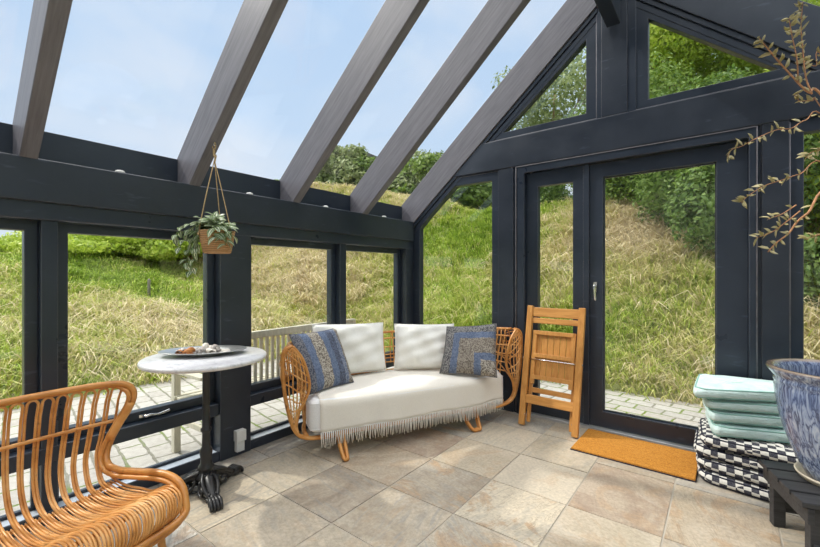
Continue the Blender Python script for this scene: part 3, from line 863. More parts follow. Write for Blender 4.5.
for i in range(NC):                                    # canes that fill in the seat between the pairs
    for f in (.36, .64):
        l = ls[i] + dl * f
        MB().tube(spline([ch(k, l) + Vector((0, 0, -.003)) for k in range(6, len(PROF))], 3), [.0028] * 3 + [.0045] * (3 * (len(PROF) - 7) - 2), 7).build('cane', M['rattan'], lc)
rim = MB()
def rimpts(off=0):
    right = [(-.300, 0, .748), (-.298, .12, .748), (-.285, .24, .748), (-.262, .345, .748), (-.232, .425, .738), (-.215, .458, .700), (-.222, .452, .640), (-.245, .415, .560), (-.258, .382, .485), (-.250, .362, .430), (-.215, .356, .396), (-.14, .366, .386), (-.04, .388, .394), (.06, .412, .404), (.14, .432, .400), (.205, .438, .374), (.240, .432, .325), (.258, .420, .285), (.262, .36, .262), (.262, .24, .250), (.262, .12, .246), (.262, 0, .245)]
    return right
rp = rimpts()
full = [Vector(p) for p in rp] + [Vector((a, -l, z)) for a, l, z in rp[-2:0:-1]]
fullc = spline(full, 4, True)
rim.tube(fullc, .0145, 10, True)
cen = Vector((0, 0, 0))
sec = []
for p in fullc:
    q = p.copy()
    if p.z > .40 and p.x < -.1: q.x -= .012 if p.z > .72 else -.004; q.y -= math.copysign(min(abs(p.y), .024 if abs(p.y) > .3 else 0), p.y); q.z -= .006
    else: q.y -= math.copysign(min(abs(p.y), .016), p.y); q.z -= .018
    sec.append(q)
rim.tube(sec, .010, 8, True)
rim.build('rim', M['rattan_dark'], lc)
mb = MB(); mb.tube([ch(2, l / 20 * .432) + Vector((.011, 0, -.008)) for l in range(-20, 21)], .0085, 8); mb.build('back_rail', M['rattan'], lc)
mb = MB()
for k, dz in ((6, -.016), (8, -.015), (11, -.018)):
    mb.tube([ch(k, l / 20 * .40) + Vector((0, 0, dz)) for l in range(-20, 21)], .0085, 8)
mb.build('seat_rail', M['rattan_dark'], lc)
for s in (-1, 1):                                      # bound strap where the rim narrows
    mb = MB(); i0 = [i for i, p in enumerate(fullc) if p.y * s > 0 and .50 < p.z < .66 and p.x < -.15]
    seg = [fullc[i] + Vector((.004, -s * .012, -.004)) for i in i0]
    mb.tube(seg, .020, 10); mb.build('binding', M['rattan'], lc)
    l = MB(); l.tube(spline([(.20, s * .35, .26), (.215, s * .36, .12), (.225, s * .37, .0)], 6), .015, 8); l.build('leg', M['rattan_dark'], lc)
    l = MB(); l.tube(spline([(-.19, s * .30, .285), (-.24, s * .32, .14), (-.27, s * .33, .0)], 6), .015, 8); l.build('leg', M['rattan_dark'], lc)

# ------------------------------------------------------------------ bistro table
TC = Vector((.318, -2.335, 0)); TZ = .780
bt = thing('bistro_table', 'round pale marble bistro table on a black cast-iron pedestal', 'table', TC)
mb = MB(); r = .328
mb.lathe([(.001, TZ - .026), (r - .012, TZ - .026), (r - .003, TZ - .022), (r, TZ - .014), (r - .001, TZ - .006), (r - .007, TZ), (.001, TZ)], (0, 0, 0), 72); mb.build('tabletop', M['marble'], bt)
mb = MB(); mb.lathe([(.17, TZ - .030), (.17, TZ - .026)], (0, 0, 0), 24)
for k in range(4):
    a = k * PI / 2 + .3; mb.bar((0, 0, TZ - .038), (.16 * math.cos(a), .16 * math.sin(a), TZ - .032), .02, .012)
mb.build('top_bracket', M['iron'], bt)
mb = MB(); mb.lathe([(.030, .075), (.052, .085), (.056, .100), (.040, .115), (.036, .128), (.044, .140), (.043, .150), (.031, .165), (.030, .20), (.034, .225), (.033, .245), (.0225, .262), (.021, .33), (.0215, .345), (.029, .352), (.029, .364), (.0215, .372), (.020, .50), (.0195, TZ - .10), (.024, TZ - .08), (.035, TZ - .045), (.04, TZ - .030)], (0, 0, 0), 24); mb.build('pedestal', M['iron'], bt)
for k in range(3):
    a = R(-14) + k * 2 * PI / 3; ca, sa = math.cos(a), math.sin(a)
    def P(rr, z, t=0): return Vector((rr * ca - t * sa, rr * sa + t * ca, z))
    mb = MB()
    mb.tube(spline([P(.03, .095), P(.075, .088), P(.12, .066), P(.16, .036), P(.20, .028)], 5), [.030 - .007 * i / 20 for i in range(21)], 8)
    for t in (-1, 1):
        mb.tube(spline([P(.030, .118, t * .020), P(.08, .104, t * .036), P(.125, .078, t * .036), P(.17, .046, t * .022)], 5), .0095, 6)
        mb.tube(spline([P(.045, .085, t * .038), P(.06, .040, t * .050), P(.095, .026, t * .046), P(.105, .050, t * .040), P(.085, .062, t * .040), P(.075, .048, t * .042)], 4), .0085, 6)
        mb.tube(spline([P(.02, .02, t * .02), P(.06, .022, t * .045), P(.11, .02, t * .03), P(.16, .018, t * .015)], 4), .007, 6)
    for q in range(7):
        rr = .058 + .017 * q; zz = .114 - .0098 * q
        for t in (-1, 0, 1): mb.ball(P(rr, zz, t * .016), .0078, 6)
    mb.ball(P(.212, .027), .036, 12, sc=(1.0, 1.0, .75))
    for t in (-.024, -.008, .008, .024):
        mb.tube(spline([P(.185, .048, t * .9), P(.222, .050, t), P(.247, .026, t * 1.05), P(.248, .009, t)], 4), .010, 6)
    mb.build('foot', M['iron'], bt)

# platter with shells
PL = Vector((.268, -2.325, TZ)); ap = R(52)
pt = thing('oval_platter', 'oval grey pewter platter of shells on the marble table', 'platter', PL, ap)
mb = MB(); n = 48
prof = [(.45, .002), (.60, .003), (.70, .012), (.80, .018), (.97, .024), (1.0, .026), (1.0, .030), (.97, .030), (.80, .024), (.70, .018), (.60, .009), (.001, .007)]
vs = []
for k, z in prof:
    for j in range(n):
        a = 2 * PI * j / n; vs.append((.235 * k * math.cos(a), .135 * k * math.sin(a), z))
mb.add(vs, [(i * n + j, i * n + (j + 1) % n, (i + 1) * n + (j + 1) % n, (i + 1) * n + j) for i in range(len(prof) - 1) for j in range(n)], 0, True)
mb.f.append(tuple(range(n))[::-1]); mb.m.append(0); mb.sm.append(False)
mb.build('dish', M['pewter'], pt)
rng = random.Random(11)
def scallop(mb, c, r, rot, tilt):
    n = 14; vs = [Vector((0, 0, 0))]; rows = 5
    for q in range(1, rows + 1):
        for j in range(n + 1):
            a = -1.15 + 2.3 * j / n; rr = r * q / rows
            z = .45 * r * math.sin(q / rows * PI * .9) + (.04 * r if j % 2 else 0)
            vs.append(Vector((rr * math.cos(a), rr * math.sin(a), z)))
    fs = [(0, 1 + j, 2 + j) for j in range(n)]
    for q in range(rows - 1):
        for j in range(n):
            b = 1 + q * (n + 1); fs.append((b + j, b + n + 1 + j, b + n + 2 + j, b + 1 + j))
    k = len(vs); vs += [Vector((v.x, v.y, 0)) for v in vs]
    fs += [tuple(k + i for i in f[::-1]) for f in fs]
    for j in range(n): b = 1 + (rows - 1) * (n + 1); fs.append((b + j, b + j + 1, k + b + j + 1, k + b + j))
    m = Matrix.Translation(c) @ Matrix.Rotation(rot, 4, 'Z') @ Matrix.Rotation(tilt, 4, 'Y')
    mb.add([m @ v for v in vs], fs, 0, True)
def conch(mb, c, r, rot):
    m = Matrix.Translation(c) @ Matrix.Rotation(rot, 4, 'Z')
    pts = []; rs = []
    for i in range(30):
        f = i / 29; a = f * 5 * PI; rad = r * .55 * (1 - f) ** 1.1
        pts.append(m @ Vector((r * (-.6 + 1.5 * f), rad * math.cos(a) * .6, r * .42 + rad * math.sin(a) * .5))); rs.append(max(.0012, r * .40 * (1 - f) ** .9))
    mb.tube(pts, rs, 8)
shells = [(-.105, -.005, 'terracotta', 'scallop', .034), (-.07, .035, 'terracotta', 'scallop', .030), (-.065, -.035, 'terracotta', 'conch', .034), (-.03, .0, 'cream', 'scallop', .036), (-.02, .05, 'cream', 'scallop', .030), (-.015, -.05, 'grey', 'conch', .030), (.025, .02, 'cream', 'conch', .040), (.03, -.03, 'cream', 'scallop', .034), (.07, .03, 'grey', 'scallop', .032), (.075, -.02, 'grey', 'conch', .036), (.11, .005, 'cream', 'scallop', .026), (-.13, .025, 'cream', 'conch', .024)]
spos = {-.105: 'towards the dish end nearest the chair', -.07: 'at the rear of the dish', -.065: 'at the near edge of the dish', -.03: 'in the middle of the heap', -.02: 'at the rear of the heap', -.015: 'at the front of the heap', .025: 'largest of the spiral ones', .03: 'in the front middle', .07: 'rear of the post side', .075: 'front of the post side', .11: 'tip nearest the post', -.13: 'tip nearest the chair'}
for x, y, cn, kind, r in shells:
    mb = MB(); (scallop(mb, Vector((0, 0, 0)), r * 1.4, rng.uniform(0, 6), rng.uniform(-.5, .2)) if kind == 'scallop' else conch(mb, Vector((0, 0, 0)), r * 1.3, rng.uniform(0, 6)))
    o = mb.build('seashell', M[{'terracotta': 'shell_b', 'cream': 'shell_a', 'grey': 'shell_c'}[cn]], None)
    c, s_ = math.cos(ap), math.sin(ap); zmin = min(v[2] for v in mb.v)
    o.location = (PL.x + c * x - s_ * y, PL.y + s_ * x + c * y, TZ + .008 - zmin)
    tag(o, '%s %s seashell on the pewter platter, %s' % (cn, 'scallop' if kind == 'scallop' else 'spiral', spos[x]), 'shell', 'shells on the platter')

# ------------------------------------------------------------------ folding chair
FCL = Vector((1.565, -.232, 0)); FA = R(-1.2)
fc = thing('folding_chair', 'folded honey-coloured wooden chair leaning on the sidelight of the door', 'chair', FCL, FA)
TI = math.atan2(.205, 1.0)
def fl(x, h, d=0):    # x across, h up the slope, d towards the room
    return Vector((x, h * math.sin(TI) - d * math.cos(TI), h * math.cos(TI) + d * math.sin(TI)))
upv = Vector((0, math.sin(TI), math.cos(TI))); nv_ = Vector((0, -math.cos(TI), math.sin(TI)))
def fbar(mb, x0, h0, x1, h1, w, th, d=0):
    mb.bar(fl(x0, h0, d), fl(x1, h1, d), w, th, nv_)
def stick(name, *a, mat='teak', **k):
    mb = MB(); fbar(mb, *a, **k); return mb.build(name, M[mat], fc, bevel=.004)
for s in (-1, 1):
    stick('front_leg', s * .213, .004, s * .213, .992, .048, .036, d=.022)
    stick('rear_leg', s * .172, .030, s * .172, .60, .028, .024, d=-.012)
stick('back_slat', -.20, .940, .20, .940, .078, .018, d=.022, mat='teak_h')
stick('back_slat', -.20, .868, .20, .868, .046, .018, d=.020, mat='teak_h')
stick('cross_bar', -.20, .218, .20, .218, .070, .022, d=.024, mat='teak_h')
stick('cross_bar', -.19, .292, .19, .292, .04, .018, d=-.012, mat='teak_h')
seat = MB()
for s in (-1, 1): seat.bar(fl(s * .158, .345, .012), fl(s * .158, .785, .012), .036, .024, nv_)
for h in (.768, .578, .400): seat.bar(fl(-.162, h, .016), fl(.162, h, .016), .034, .022, nv_)
seat_o = seat.build('seat_frame', M['teak'], fc, bevel=.003)
pn = MB()
for k in range(6):
    x = -.125 + .05 * k; pn.bar(fl(x, .39, .0), fl(x, .775, .0), .047, .010, nv_)
pn.build('seat_board', M['teak'], seat_o, bevel=.002)
mb = MB(); mb.tube([fl(-.236, .545, .030), fl(.236, .545, .030)], .004, 8); mb.build('pivot_rod', M['chrome'], fc)
for s in (-1, 1):
    for h, x in ((.545, .237), (.09, .187)):
        mb = MB(); mb.tube([fl(s * x, h, .03), fl(s * (x + .006), h, .03)], .008, 10); mb.build('bolt', M['chrome'], fc)

# ------------------------------------------------------------------ door mat
mb = MB(); mb.box(-.362, .362, -.225, .225, 0, .018)
dm = thing('door_mat', 'thin orange-brown coir mat lying in front of the glazed door', 'mat', (2.178, -.262, 0.0015), R(-.8))
mb.build('pile', M['coir'], dm, bevel=.005)
mb = MB(); mb.box(-.366, .366, -.229, .229, -.0, .006); mb.build('backing', M['navy_edge'], dm)

# ------------------------------------------------------------------ stacked seat cushions
def box_cushion(w, d, h, seed, corners=None):
    rng = random.Random(seed); ph = [rng.uniform(0, 6) for _ in range(8)]
    mb = MB(); vs = []; uv = []
    nz = 8
    def rr(a, p): return math.copysign(abs(a) ** p, a)
    nu = 72
    for j in range(nz + 1):
        t = -1 + 2 * j / nz
        ins = .03 * abs(t) ** 3
        for i in range(nu):
            a = 2 * PI * i / nu
            x = (w / 2 - ins) * rr(math.cos(a), .26); y = (d / 2 - ins) * rr(math.sin(a), .26)
            wob = .004 * math.sin(a * 9 + ph[0] + t) + .003 * math.sin(a * 17 + ph[1])
            z = t * (h / 2 - .002 + .004 * math.sin(a * 5 + ph[2]) * abs(t))
            vs.append((x * (1 + wob), y * (1 + wob), z + h / 2))
    fs = [(j * nu + i, j * nu + (i + 1) % nu, (j + 1) * nu + (i + 1) % nu, (j + 1) * nu + i) for j in range(nz) for i in range(nu)]
    top = [vs[nz * nu + i] for i in range(nu)]; bot = [vs[i] for i in range(nu)]
    base = len(vs); R_ = 6
    for q in range(1, R_):
        k = 1 - q / R_
        for i in range(nu):
            x, y, z = top[i]; vs.append((x * k, y * k, z + .008 * (1 - k * k) + .004 * math.sin(x * k * 17 + ph[3]) * math.sin(y * k * 19 + ph[4])))
    vs.append((0, 0, top[0][2] + .008)); vs.append((0, 0, bot[0][2]))
    rings = [nz * nu] + [base + q * nu for q in range(R_ - 1)]
    for r0, r1 in zip(rings, rings[1:]):
        for i in range(nu): fs.append((r0 + i, r0 + (i + 1) % nu, r1 + (i + 1) % nu, r1 + i))
    for i in range(nu):
        fs.append((rings[-1] + i, rings[-1] + (i + 1) % nu, len(vs) - 2)); fs.append((i, len(vs) - 1, (i + 1) % nu))
    if corners:
        FL, FR, BR_, BL2 = [Vector((*c, 0)) for c in corners]
        out = []
        for x, y, z in vs:
            a, b = x / w + .5, y / d + .5
            p = FL * (1 - a) * (1 - b) + FR * a * (1 - b) + BR_ * a * b + BL2 * (1 - a) * b
            out.append((p.x, p.y, z))
        vs = out
    mb.add(vs, fs, 0, True)
    pp = MB()
    for j in (1, nz - 1):
        pp.tube([(x * 1.004, y * 1.004, z) for x, y, z in vs[j * nu:(j + 1) * nu]], .0045, 6, True)
    return mb, pp
def stack_cushion(z, h, corners, mat, edge, label, group, seed):
    cx = sum(c[0] for c in corners) / 4; cyy = sum(c[1] for c in corners) / 4
    root = thing('seat_pad', label, 'cushion', (cx, cyy, z), 0, group)
    mb, pp = box_cushion(.5, .44, h, seed, [(x - cx, y - cyy) for x, y in corners])
    mb.build('cover', M[mat], root); pp.build('piping', M[edge], root)
zz = .002
CK = ['navy and white checked seat pad lying on the floor tiles, lowest of the pile', 'navy and white checked seat pad, second up from the floor', 'navy and white checked seat pad, third up from the floor', 'navy and white checked seat pad right under the mint pads']
for k, (h, fl_, fr_) in enumerate([(.066, (2.548, -.470), (3.05, -.560)), (.068, (2.535, -.455), (3.05, -.545)), (.070, (2.520, -.450), (3.05, -.530)), (.066, (2.555, -.470), (3.05, -.520))]):
    stack_cushion(zz, h, [fl_, fr_, (3.06, -.05), (2.525 + .01 * (k == 3), -.045)], 'check', 'navy_edge', CK[k], 'checked pads stacked by the door', 20 + k); zz += h + .004
MK = ['mint green seat pad resting directly on the checked ones', 'mint green seat pad, second up from the checked ones', 'mint green seat pad just below the sunlit top one', 'mint green seat pad with open face on top of the pile']
for k, (h, fl_, fr_, bl_) in enumerate([(.076, (2.615, -.490), (3.03, -.330), (2.565, -.05)), (.072, (2.600, -.485), (3.03, -.310), (2.550, -.05)), (.062, (2.580, -.490), (3.03, -.300), (2.540, -.05)), (.074, (2.520, -.545), (3.02, -.290), (2.530, -.045))]):
    stack_cushion(zz, h, [fl_, fr_, (3.06, -.045), bl_], 'mint', 'mint_edge', MK[k], 'mint pads stacked by the door', 40 + k); zz += h + .003

# ------------------------------------------------------------------ plant stand, pot and olive
PS = Vector((3.085, -.855, 0)); PA = R(16); SH = .298
st = thing('plant_stand', 'low black slatted wooden stand under the big blue pot', 'stand', PS, PA)
for k in range(4):
    y = .165 - .11 * k; mb = MB(); mb.box(-.225, .225, y - .0475, y + .0475, SH - .022, SH); mb.build('slat', M['black_wood'], st, bevel=.003)
for x in (-.195, .195):
    mb = MB(); mb.box(x - .012, x + .012, -.21, .21, SH - .09, SH - .023); mb.build('side_rail', M['black_wood'], st, bevel=.003)
for x in (-.165, .165):
    for y in (-.165, .165):
        mb = MB(); mb.box(x - .024, x + .024, y - .024, y + .024, .0, SH - .024); mb.box(x - .020, x + .020, y - .020, y + .020, 0, .005, 1)
        mb.build('leg', [M['black_wood'], M['black_ends']], st, bevel=.003)
for y in (-.195, .195):
    mb = MB(); mb.box(-.18, .18, y - .012, y + .012, .06, .12); mb.build('stretcher', M['black_wood'], st, bevel=.003)

PP = Vector((3.100, -.800, SH))
sa = MB(); sa.lathe([(.13, 0), (.150, .004), (.163, .022), (.166, .030), (.158, .030), (.148, .012), (.001, .010)], (0, 0, 0), 40)
o = sa.build('pot_saucer', M['saucer'], None); o.location = PP; tag(o, 'cream ceramic saucer between the blue pot and the black stand', 'saucer')
pot = thing('glazed_pot', 'big blue streaked glazed pot with brown rim on the black stand', 'plant pot', PP + Vector((0, 0, .0125)))
mb = MB(); mb.lathe([(.118, 0), (.128, .006), (.150, .05), (.178, .12), (.205, .20), (.224, .28), (.236, .36), (.240, .41), (.237, .425), (.243, .435), (.243, .443), (.239, .452), (.250, .466), (.264, .484), (.268, .494), (.264, .502), (.250, .503), (.240, .497), (.228, .470), (.222, .41), (.20, .25), (.001, .24)], (0, 0, 0), 72); mb.build('body', M['glaze'], pot)
mb = MB(); mb.lathe([(.2195, .395), (.19, .402), (.10, .408), (.001, .41)], (0, 0, 0), 40); mb.build('soil', M['soil'], pot)

TB = PP + Vector((.02, 0, .42))
ol = thing('olive_tree', 'young olive tree with sparse browning twigs in the blue pot', 'tree', TB)
trunk_pts = [TB + Vector(p) for p in ((0, 0, 0), (.06, .01, .10), (.14, .00, .25), (.20, -.02, .42), (.23, -.02, .62), (.24, -.03, .85), (.22, -.03, 1.05), (.2, -.02, 1.25))]
mb = MB(); tp = spline(trunk_pts, 5); mb.tube(tp, [.024 - .014 * i / (len(tp) - 1) for i in range(len(tp))], 9); mb.build('trunk', M['bark'], ol, origin=TB)
# side branches: (trunk height, waypoints, leaf count)
D = 1.95
br = [
    (.62, [(826, 100, D), (808, 92, D), (790, 74, D), (774, 56, D - .02), (764, 44, D - .03), (759, 38, D - .04)], 26, .0062),
    (.62, [(812, 94, D), (806, 78, D + .02), (803, 52, D + .03), (801, 26, D + .04), (803, 2, D + .05)], 30, .004),
    (.62, [(798, 82, D), (797, 60, D - .02), (792, 36, D - .02), (789, 18, D - .03)], 20, .0035),
    (.50, [(828, 122, D), (806, 120, D), (792, 128, D - .02), (776, 130, D - .02), (757, 138, D - .04), (742, 146, D - .05), (731, 150, D - .06), (728, 158, D - .06)], 24, .003),
    (.50, [(824, 112, D), (812, 101, D + .03), (800, 101, D + .03), (794, 94, D + .03)], 10, .003),
    (.38, [(830, 168, D + .02), (800, 174, D), (782, 180, D - .02), (764, 186, D - .03), (748, 196, D - .05), (741, 203, D - .05)], 24, .003),
    (.28, [(832, 196, D + .03), (808, 213, D), (797, 222, D), (788, 234, D - .02), (776, 243, D - .04), (768, 252, D - .05)], 14, .0065),
    (.28, [(800, 211, D), (786, 222, D - .02), (772, 232, D - .03), (756, 238, D - .05)], 14, .0032),
    (.28, [(796, 205, D), (782, 214, D - .02), (768, 219, D - .03)], 9, .003),
    (.70, [(826, 60, D + .06), (816, 66, D + .05), (806, 62, D + .05), (802, 58, D + .05)], 12, .003),
    (.36, [(838, 150, D + .1), (826, 150, D + .06), (812, 152, D + .05), (806, 158, D + .05)], 14, .003),
    (.2, [(838, 250, D + .1), (826, 236, D + .06), (814, 236, D + .05), (806, 240, D + .05)], 12, .003),
]
rng = random.Random(21)
lf = MB()
def leaf(mb, p, d, up, L, wd, fold=.25):
    d = d.normalized(); s_ = d.cross(up)
    s_ = s_.normalized() if s_.length > 1e-5 else d.orthogonal().normalized()
    u = s_.cross(d)
    a = [p, p + d * L * .3 + s_ * wd + u * wd * fold, p + d * L * .68 + s_ * wd * .85 + u * wd * fold - u * L * .03, p + d * L - u * L * .08, p + d * L * .68 - s_ * wd * .85 + u * wd * fold - u * L * .03, p + d * L * .3 - s_ * wd + u * wd * fold, p + d * L * .35, p + d * L * .7 - u * L * .03]
    mb.add(a, [(0, 6, 1), (1, 6, 7, 2), (2, 7, 3), (0, 5, 6), (5, 4, 7, 6), (4, 3, 7)], 0, True)
for hgt, way, nl, rad in br:
    P3 = [at(*w) for w in way]
    near = min(tp, key=lambda q: abs((q - TB).z - hgt))
    pts = ([near] if way[0][0] > 823 else []) + P3
    c = spline(pts, 6)
    b = MB(); b.tube(c, [rad * (1 - .65 * i / len(c)) for i in range(len(c))], 6); b.build('branch', M['twig'], ol, origin=TB)
    for k in range(int(nl * 1.15)):
        f = .22 + .78 * (k / (nl * 1.15)) ** .8; i = min(len(c) - 2, int(f * (len(c) - 1)))
        t = (c[i + 1] - c[i]).normalized(); side = Vector((rng.gauss(0, 1), rng.gauss(0, 1), rng.gauss(.2, 1)))
        side = (side - t * side.dot(t)).normalized()
        dirn = (t * rng.uniform(.1, .9) + side * .9).normalized()
        leaf(lf, c[i] + (c[i + 1] - c[i]) * rng.random(), dirn, side.cross(t), rng.uniform(.028, .050), rng.uniform(.0055, .009), rng.uniform(.1, .9))
o = lf.build('foliage', M['olive_leaf'], ol, origin=TB); sm = o.modifiers.new('thick', 'SOLIDIFY'); sm.thickness = .0006
tag(o, kind='stuff')

# ------------------------------------------------------------------ hanging planter
HK = Vector((.297, -2.278, 1.975)); HP = Vector((.300, -2.262, 1.372))
hp = thing('hanging_planter', 'woven basket planter hung on three jute cords from a rafter', 'planter', HP)
mb = MB(); mb.lathe([(.070, 0), (.076, .004), (.088, .06), (.098, .125), (.100, .132), (.095, .132), (.090, .11), (.001, .105)], (0, 0, 0), 28); mb.build('basket', M['basket'], hp)
mb = MB(); mb.lathe([(.091, .112), (.04, .118), (.001, .12)], (0, 0, 0), 20); mb.build('soil', M['soil'], hp)
top = HK - HP; kn = top + Vector((.004, 0, -.055))
for k in range(3):
    a = R(20) + k * 2 * PI / 3
    mb = MB(); mb.tube(spline([kn, kn * .5 + Vector((.052 * math.cos(a), .052 * math.sin(a), .065)), Vector((.098 * math.cos(a), .098 * math.sin(a), .130)), Vector((.100 * math.cos(a), .100 * math.sin(a), .10))], 6), .0032, 6); mb.ball((.101 * math.cos(a), .101 * math.sin(a), .112), .009, 8)
    mb.build('cord', M['rope'], hp)
mb = MB(); mb.tube(spline([kn + Vector((0, 0, -.012)), kn + Vector((.003, .004, .02)), top + Vector((0, 0, -.02)), top + Vector((0, 0, .01))], 5), [.006] * 5 + [.0085] * 5 + [.007] * 5 + [.006], 8)
mb.tube(spline([top + Vector((0, 0, .008)), top + Vector((-.018, 0, .022)), top + Vector((-.01, 0, .045)), top + Vector((.01, 0, .045)), top + Vector((.018, 0, .022)), top + Vector((0, 0, .0))], 4), .004, 6)
mb.build('knot', M['rope'], hp)
mb = MB(); mb.tube([top + Vector((0, 0, .028)), top + Vector((0, 0, .06))], .004, 6); mb.build('hook', M['chrome'], hp)
tp_ = HP + Vector((0, 0, .12))
pl = thing('trailing_plant', 'trailing plant with white-striped green leaves in the hanging basket', 'plant', tp_)
rng = random.Random(4); lf = MB(); luv = []; stm = MB()
def wleaf(p, d, up, L, wd):
    d = d.normalized(); s_ = d.cross(up).normalized() if d.cross(up).length > 1e-4 else d.orthogonal().normalized(); u = s_.cross(d)
    rows = [(0, .12), (.15, .62), (.38, 1.0), (.62, .88), (.84, .45), (1.0, .02)]; vs = []
    for f, k in rows:
        for q, uu in ((-1, 0), (-.5, .25), (0, .5), (.5, .75), (1, 1)):
            vs.append(p + d * L * f + s_ * wd * k * q + u * (abs(q) * wd * k * .35 - L * .28 * f * f)); luv.append((uu, f))
    lf.add(vs, [(i * 5 + j, i * 5 + j + 1, (i + 1) * 5 + j + 1, (i + 1) * 5 + j) for i in range(5) for j in range(4)], 0, True)
vines = []
lv = -RT  # towards the long wall's near end
for k, (away, drop, rise) in enumerate([(.17, .17, .03), (.20, .10, .05), (.15, .24, .02), (.12, .12, .06), (.22, .03, .05), (.18, .21, .04)]):
    d = (lv + FW * rng.uniform(-.35, .35)).normalized()
    vines.append([Vector((0, 0, 0)) + d * .03, d * .07 + Vector((0, 0, rise)), d * (away * .75) + Vector((0, 0, rise - drop * .35)), d * away + Vector((0, 0, -drop))])
for k in range(14):
    a = rng.uniform(0, 2 * PI); d = Vector((math.cos(a), math.sin(a), 0)); r = rng.uniform(.04, .10)
    vines.append([d * .02, d * r * .6 + Vector((0, 0, .05)), d * r + Vector((0, 0, rng.uniform(.04, .09)))])
for (ra, dz) in ((.075, -.04), (.10, -.03), (.09, -.08), (.09, -.02), (.08, -.06)):
    d = (RT * rng.uniform(.2, 1) - FW * rng.uniform(.3, 1)).normalized()
    vines.append([d * .04, d * .10 + Vector((0, 0, .03)), d * (.115) + Vector((0, 0, dz))])
for v in vines:
    c = spline(v, 8); stm.tube(c, .0024, 5)
    L = sum((c[i + 1] - c[i]).length for i in range(len(c) - 1)); nl = max(4, int(L / .021))
    for q in range(nl):
        i = min(len(c) - 2, int((q + 1) / nl * (len(c) - 1))); t = (c[i + 1] - c[i]).normalized()
        sd = t.cross(Vector((0, 0, 1))); sd = sd.normalized() if sd.length > .01 else Vector((1, 0, 0))
        d = t * .55 + sd * (1 if q % 2 else -1) * rng.uniform(.5, 1) + Vector((rng.uniform(-.3, .3), rng.uniform(-.3, .3), rng.uniform(-.1, .35))) - FW * .25
        wleaf(c[i], d, Vector((0, 0, 1)) - FW * .6, rng.uniform(.050, .072), rng.uniform(.015, .021))
lf.uv = luv
lf.build('foliage', M['varie'], pl); stm.build('stem', M['stem'], pl)

# ------------------------------------------------------------------ garden
GZ = -.13
def vnoise(x, y, seed=0):
    r = np.random.RandomState(seed); v = 0
    for k in range(6):
        a = r.uniform(0, 2 * PI); f = r.uniform(.6, 1.6); v = v + np.sin((x * math.cos(a) + y * math.sin(a)) * f + r.uniform(0, 6))
    return v / 6
def hill(x, y):
    x = np.asarray(x, float); y = np.asarray(y, float)
    l = np.maximum(0, -x - 2.95); b = np.maximum(0, y - 1.72)
    r = np.maximum(0, x - 7.5)
    hl = .235 * l; hl = np.where(hl > 1.75, 1.75 - .09 * np.maximum(0, l - 9.6), hl); hl = np.maximum(hl, -.5)
    hb = .60 * b; hb = np.where(hb > 3.1, 3.1 + .02 * (hb - 3.1), hb)
    near = np.clip((l + b) / 1.5, 0, 1)
    bump = .22 * vnoise(x * 1.0, y * 1.0, 1) + .13 * vnoise(x * 2.6, y * 2.6, 2) + .07 * vnoise(x * 5.5, y * 5.5, 3)
    return GZ - .01 + hl + hb + .2 * r + near * bump
def np_mesh(name, verts, faces_flat, fsize, mat, parent=None, tint=None):
    me = bpy.data.meshes.new(name); nv = len(verts); nf = len(faces_flat) // fsize
    me.vertices.add(nv); me.vertices.foreach_set('co', np.asarray(verts, dtype=np.float32).ravel())
    me.loops.add(nf * fsize); me.loops.foreach_set('vertex_index', np.asarray(faces_flat, dtype=np.int32).ravel())
    me.polygons.add(nf); me.polygons.foreach_set('loop_start', np.arange(nf, dtype=np.int32) * fsize); me.polygons.foreach_set('loop_total', np.full(nf, fsize, dtype=np.int32))
    me.update(calc_edges=True)
    if tint is not None:
        a = me.attributes.new('tint', 'FLOAT', 'POINT'); a.data.foreach_set('value', np.asarray(tint, dtype=np.float32))
    me.materials.append(mat)
    o = bpy.data.objects.new(name, me); COL.objects.link(o)
    if parent is not None: o.parent = parent
    return o
gx = np.concatenate([np.arange(-60, -14, 2.0), np.arange(-14, 9, .3), np.arange(9, 40, 2.0)])
gy = np.concatenate([np.arange(-40, -8, 2.0), np.arange(-8, 14, .3), np.arange(14, 60, 2.0)])
X, Y = np.meshgrid(gx, gy); Z = hill(X, Y)
nX, nY = len(gx), len(gy)
idx = np.arange(nX * nY).reshape(nY, nX)
q = np.stack([idx[:-1, :-1], idx[:-1, 1:], idx[1:, 1:], idx[1:, :-1]], -1).reshape(-1)
inside = (X > -3.1) & (X < 7.4) & (Y < 1.9)
Z = np.where(inside, GZ - .12, Z)
o = np_mesh('terrain', np.stack([X, Y, Z], -1).reshape(-1, 3), q, 4, M['earth']); o.data.polygons.foreach_set('use_smooth', np.ones(len(o.data.polygons), bool))
tag(o, 'grassy hillside rising behind the conservatory', None, None, 'structure')
mb = MB(); mb.box(-3.05, -.10, -12, 1.80, GZ - .08, GZ); mb.box(-.10, W + .1, .12, 1.80, GZ - .08, GZ); mb.box(W + .1, 7.5, -12, 1.80, GZ - .08, GZ)
tag(mb.build('patio', M['pavers']), 'pale block paving around the conservatory', None, None, 'structure')

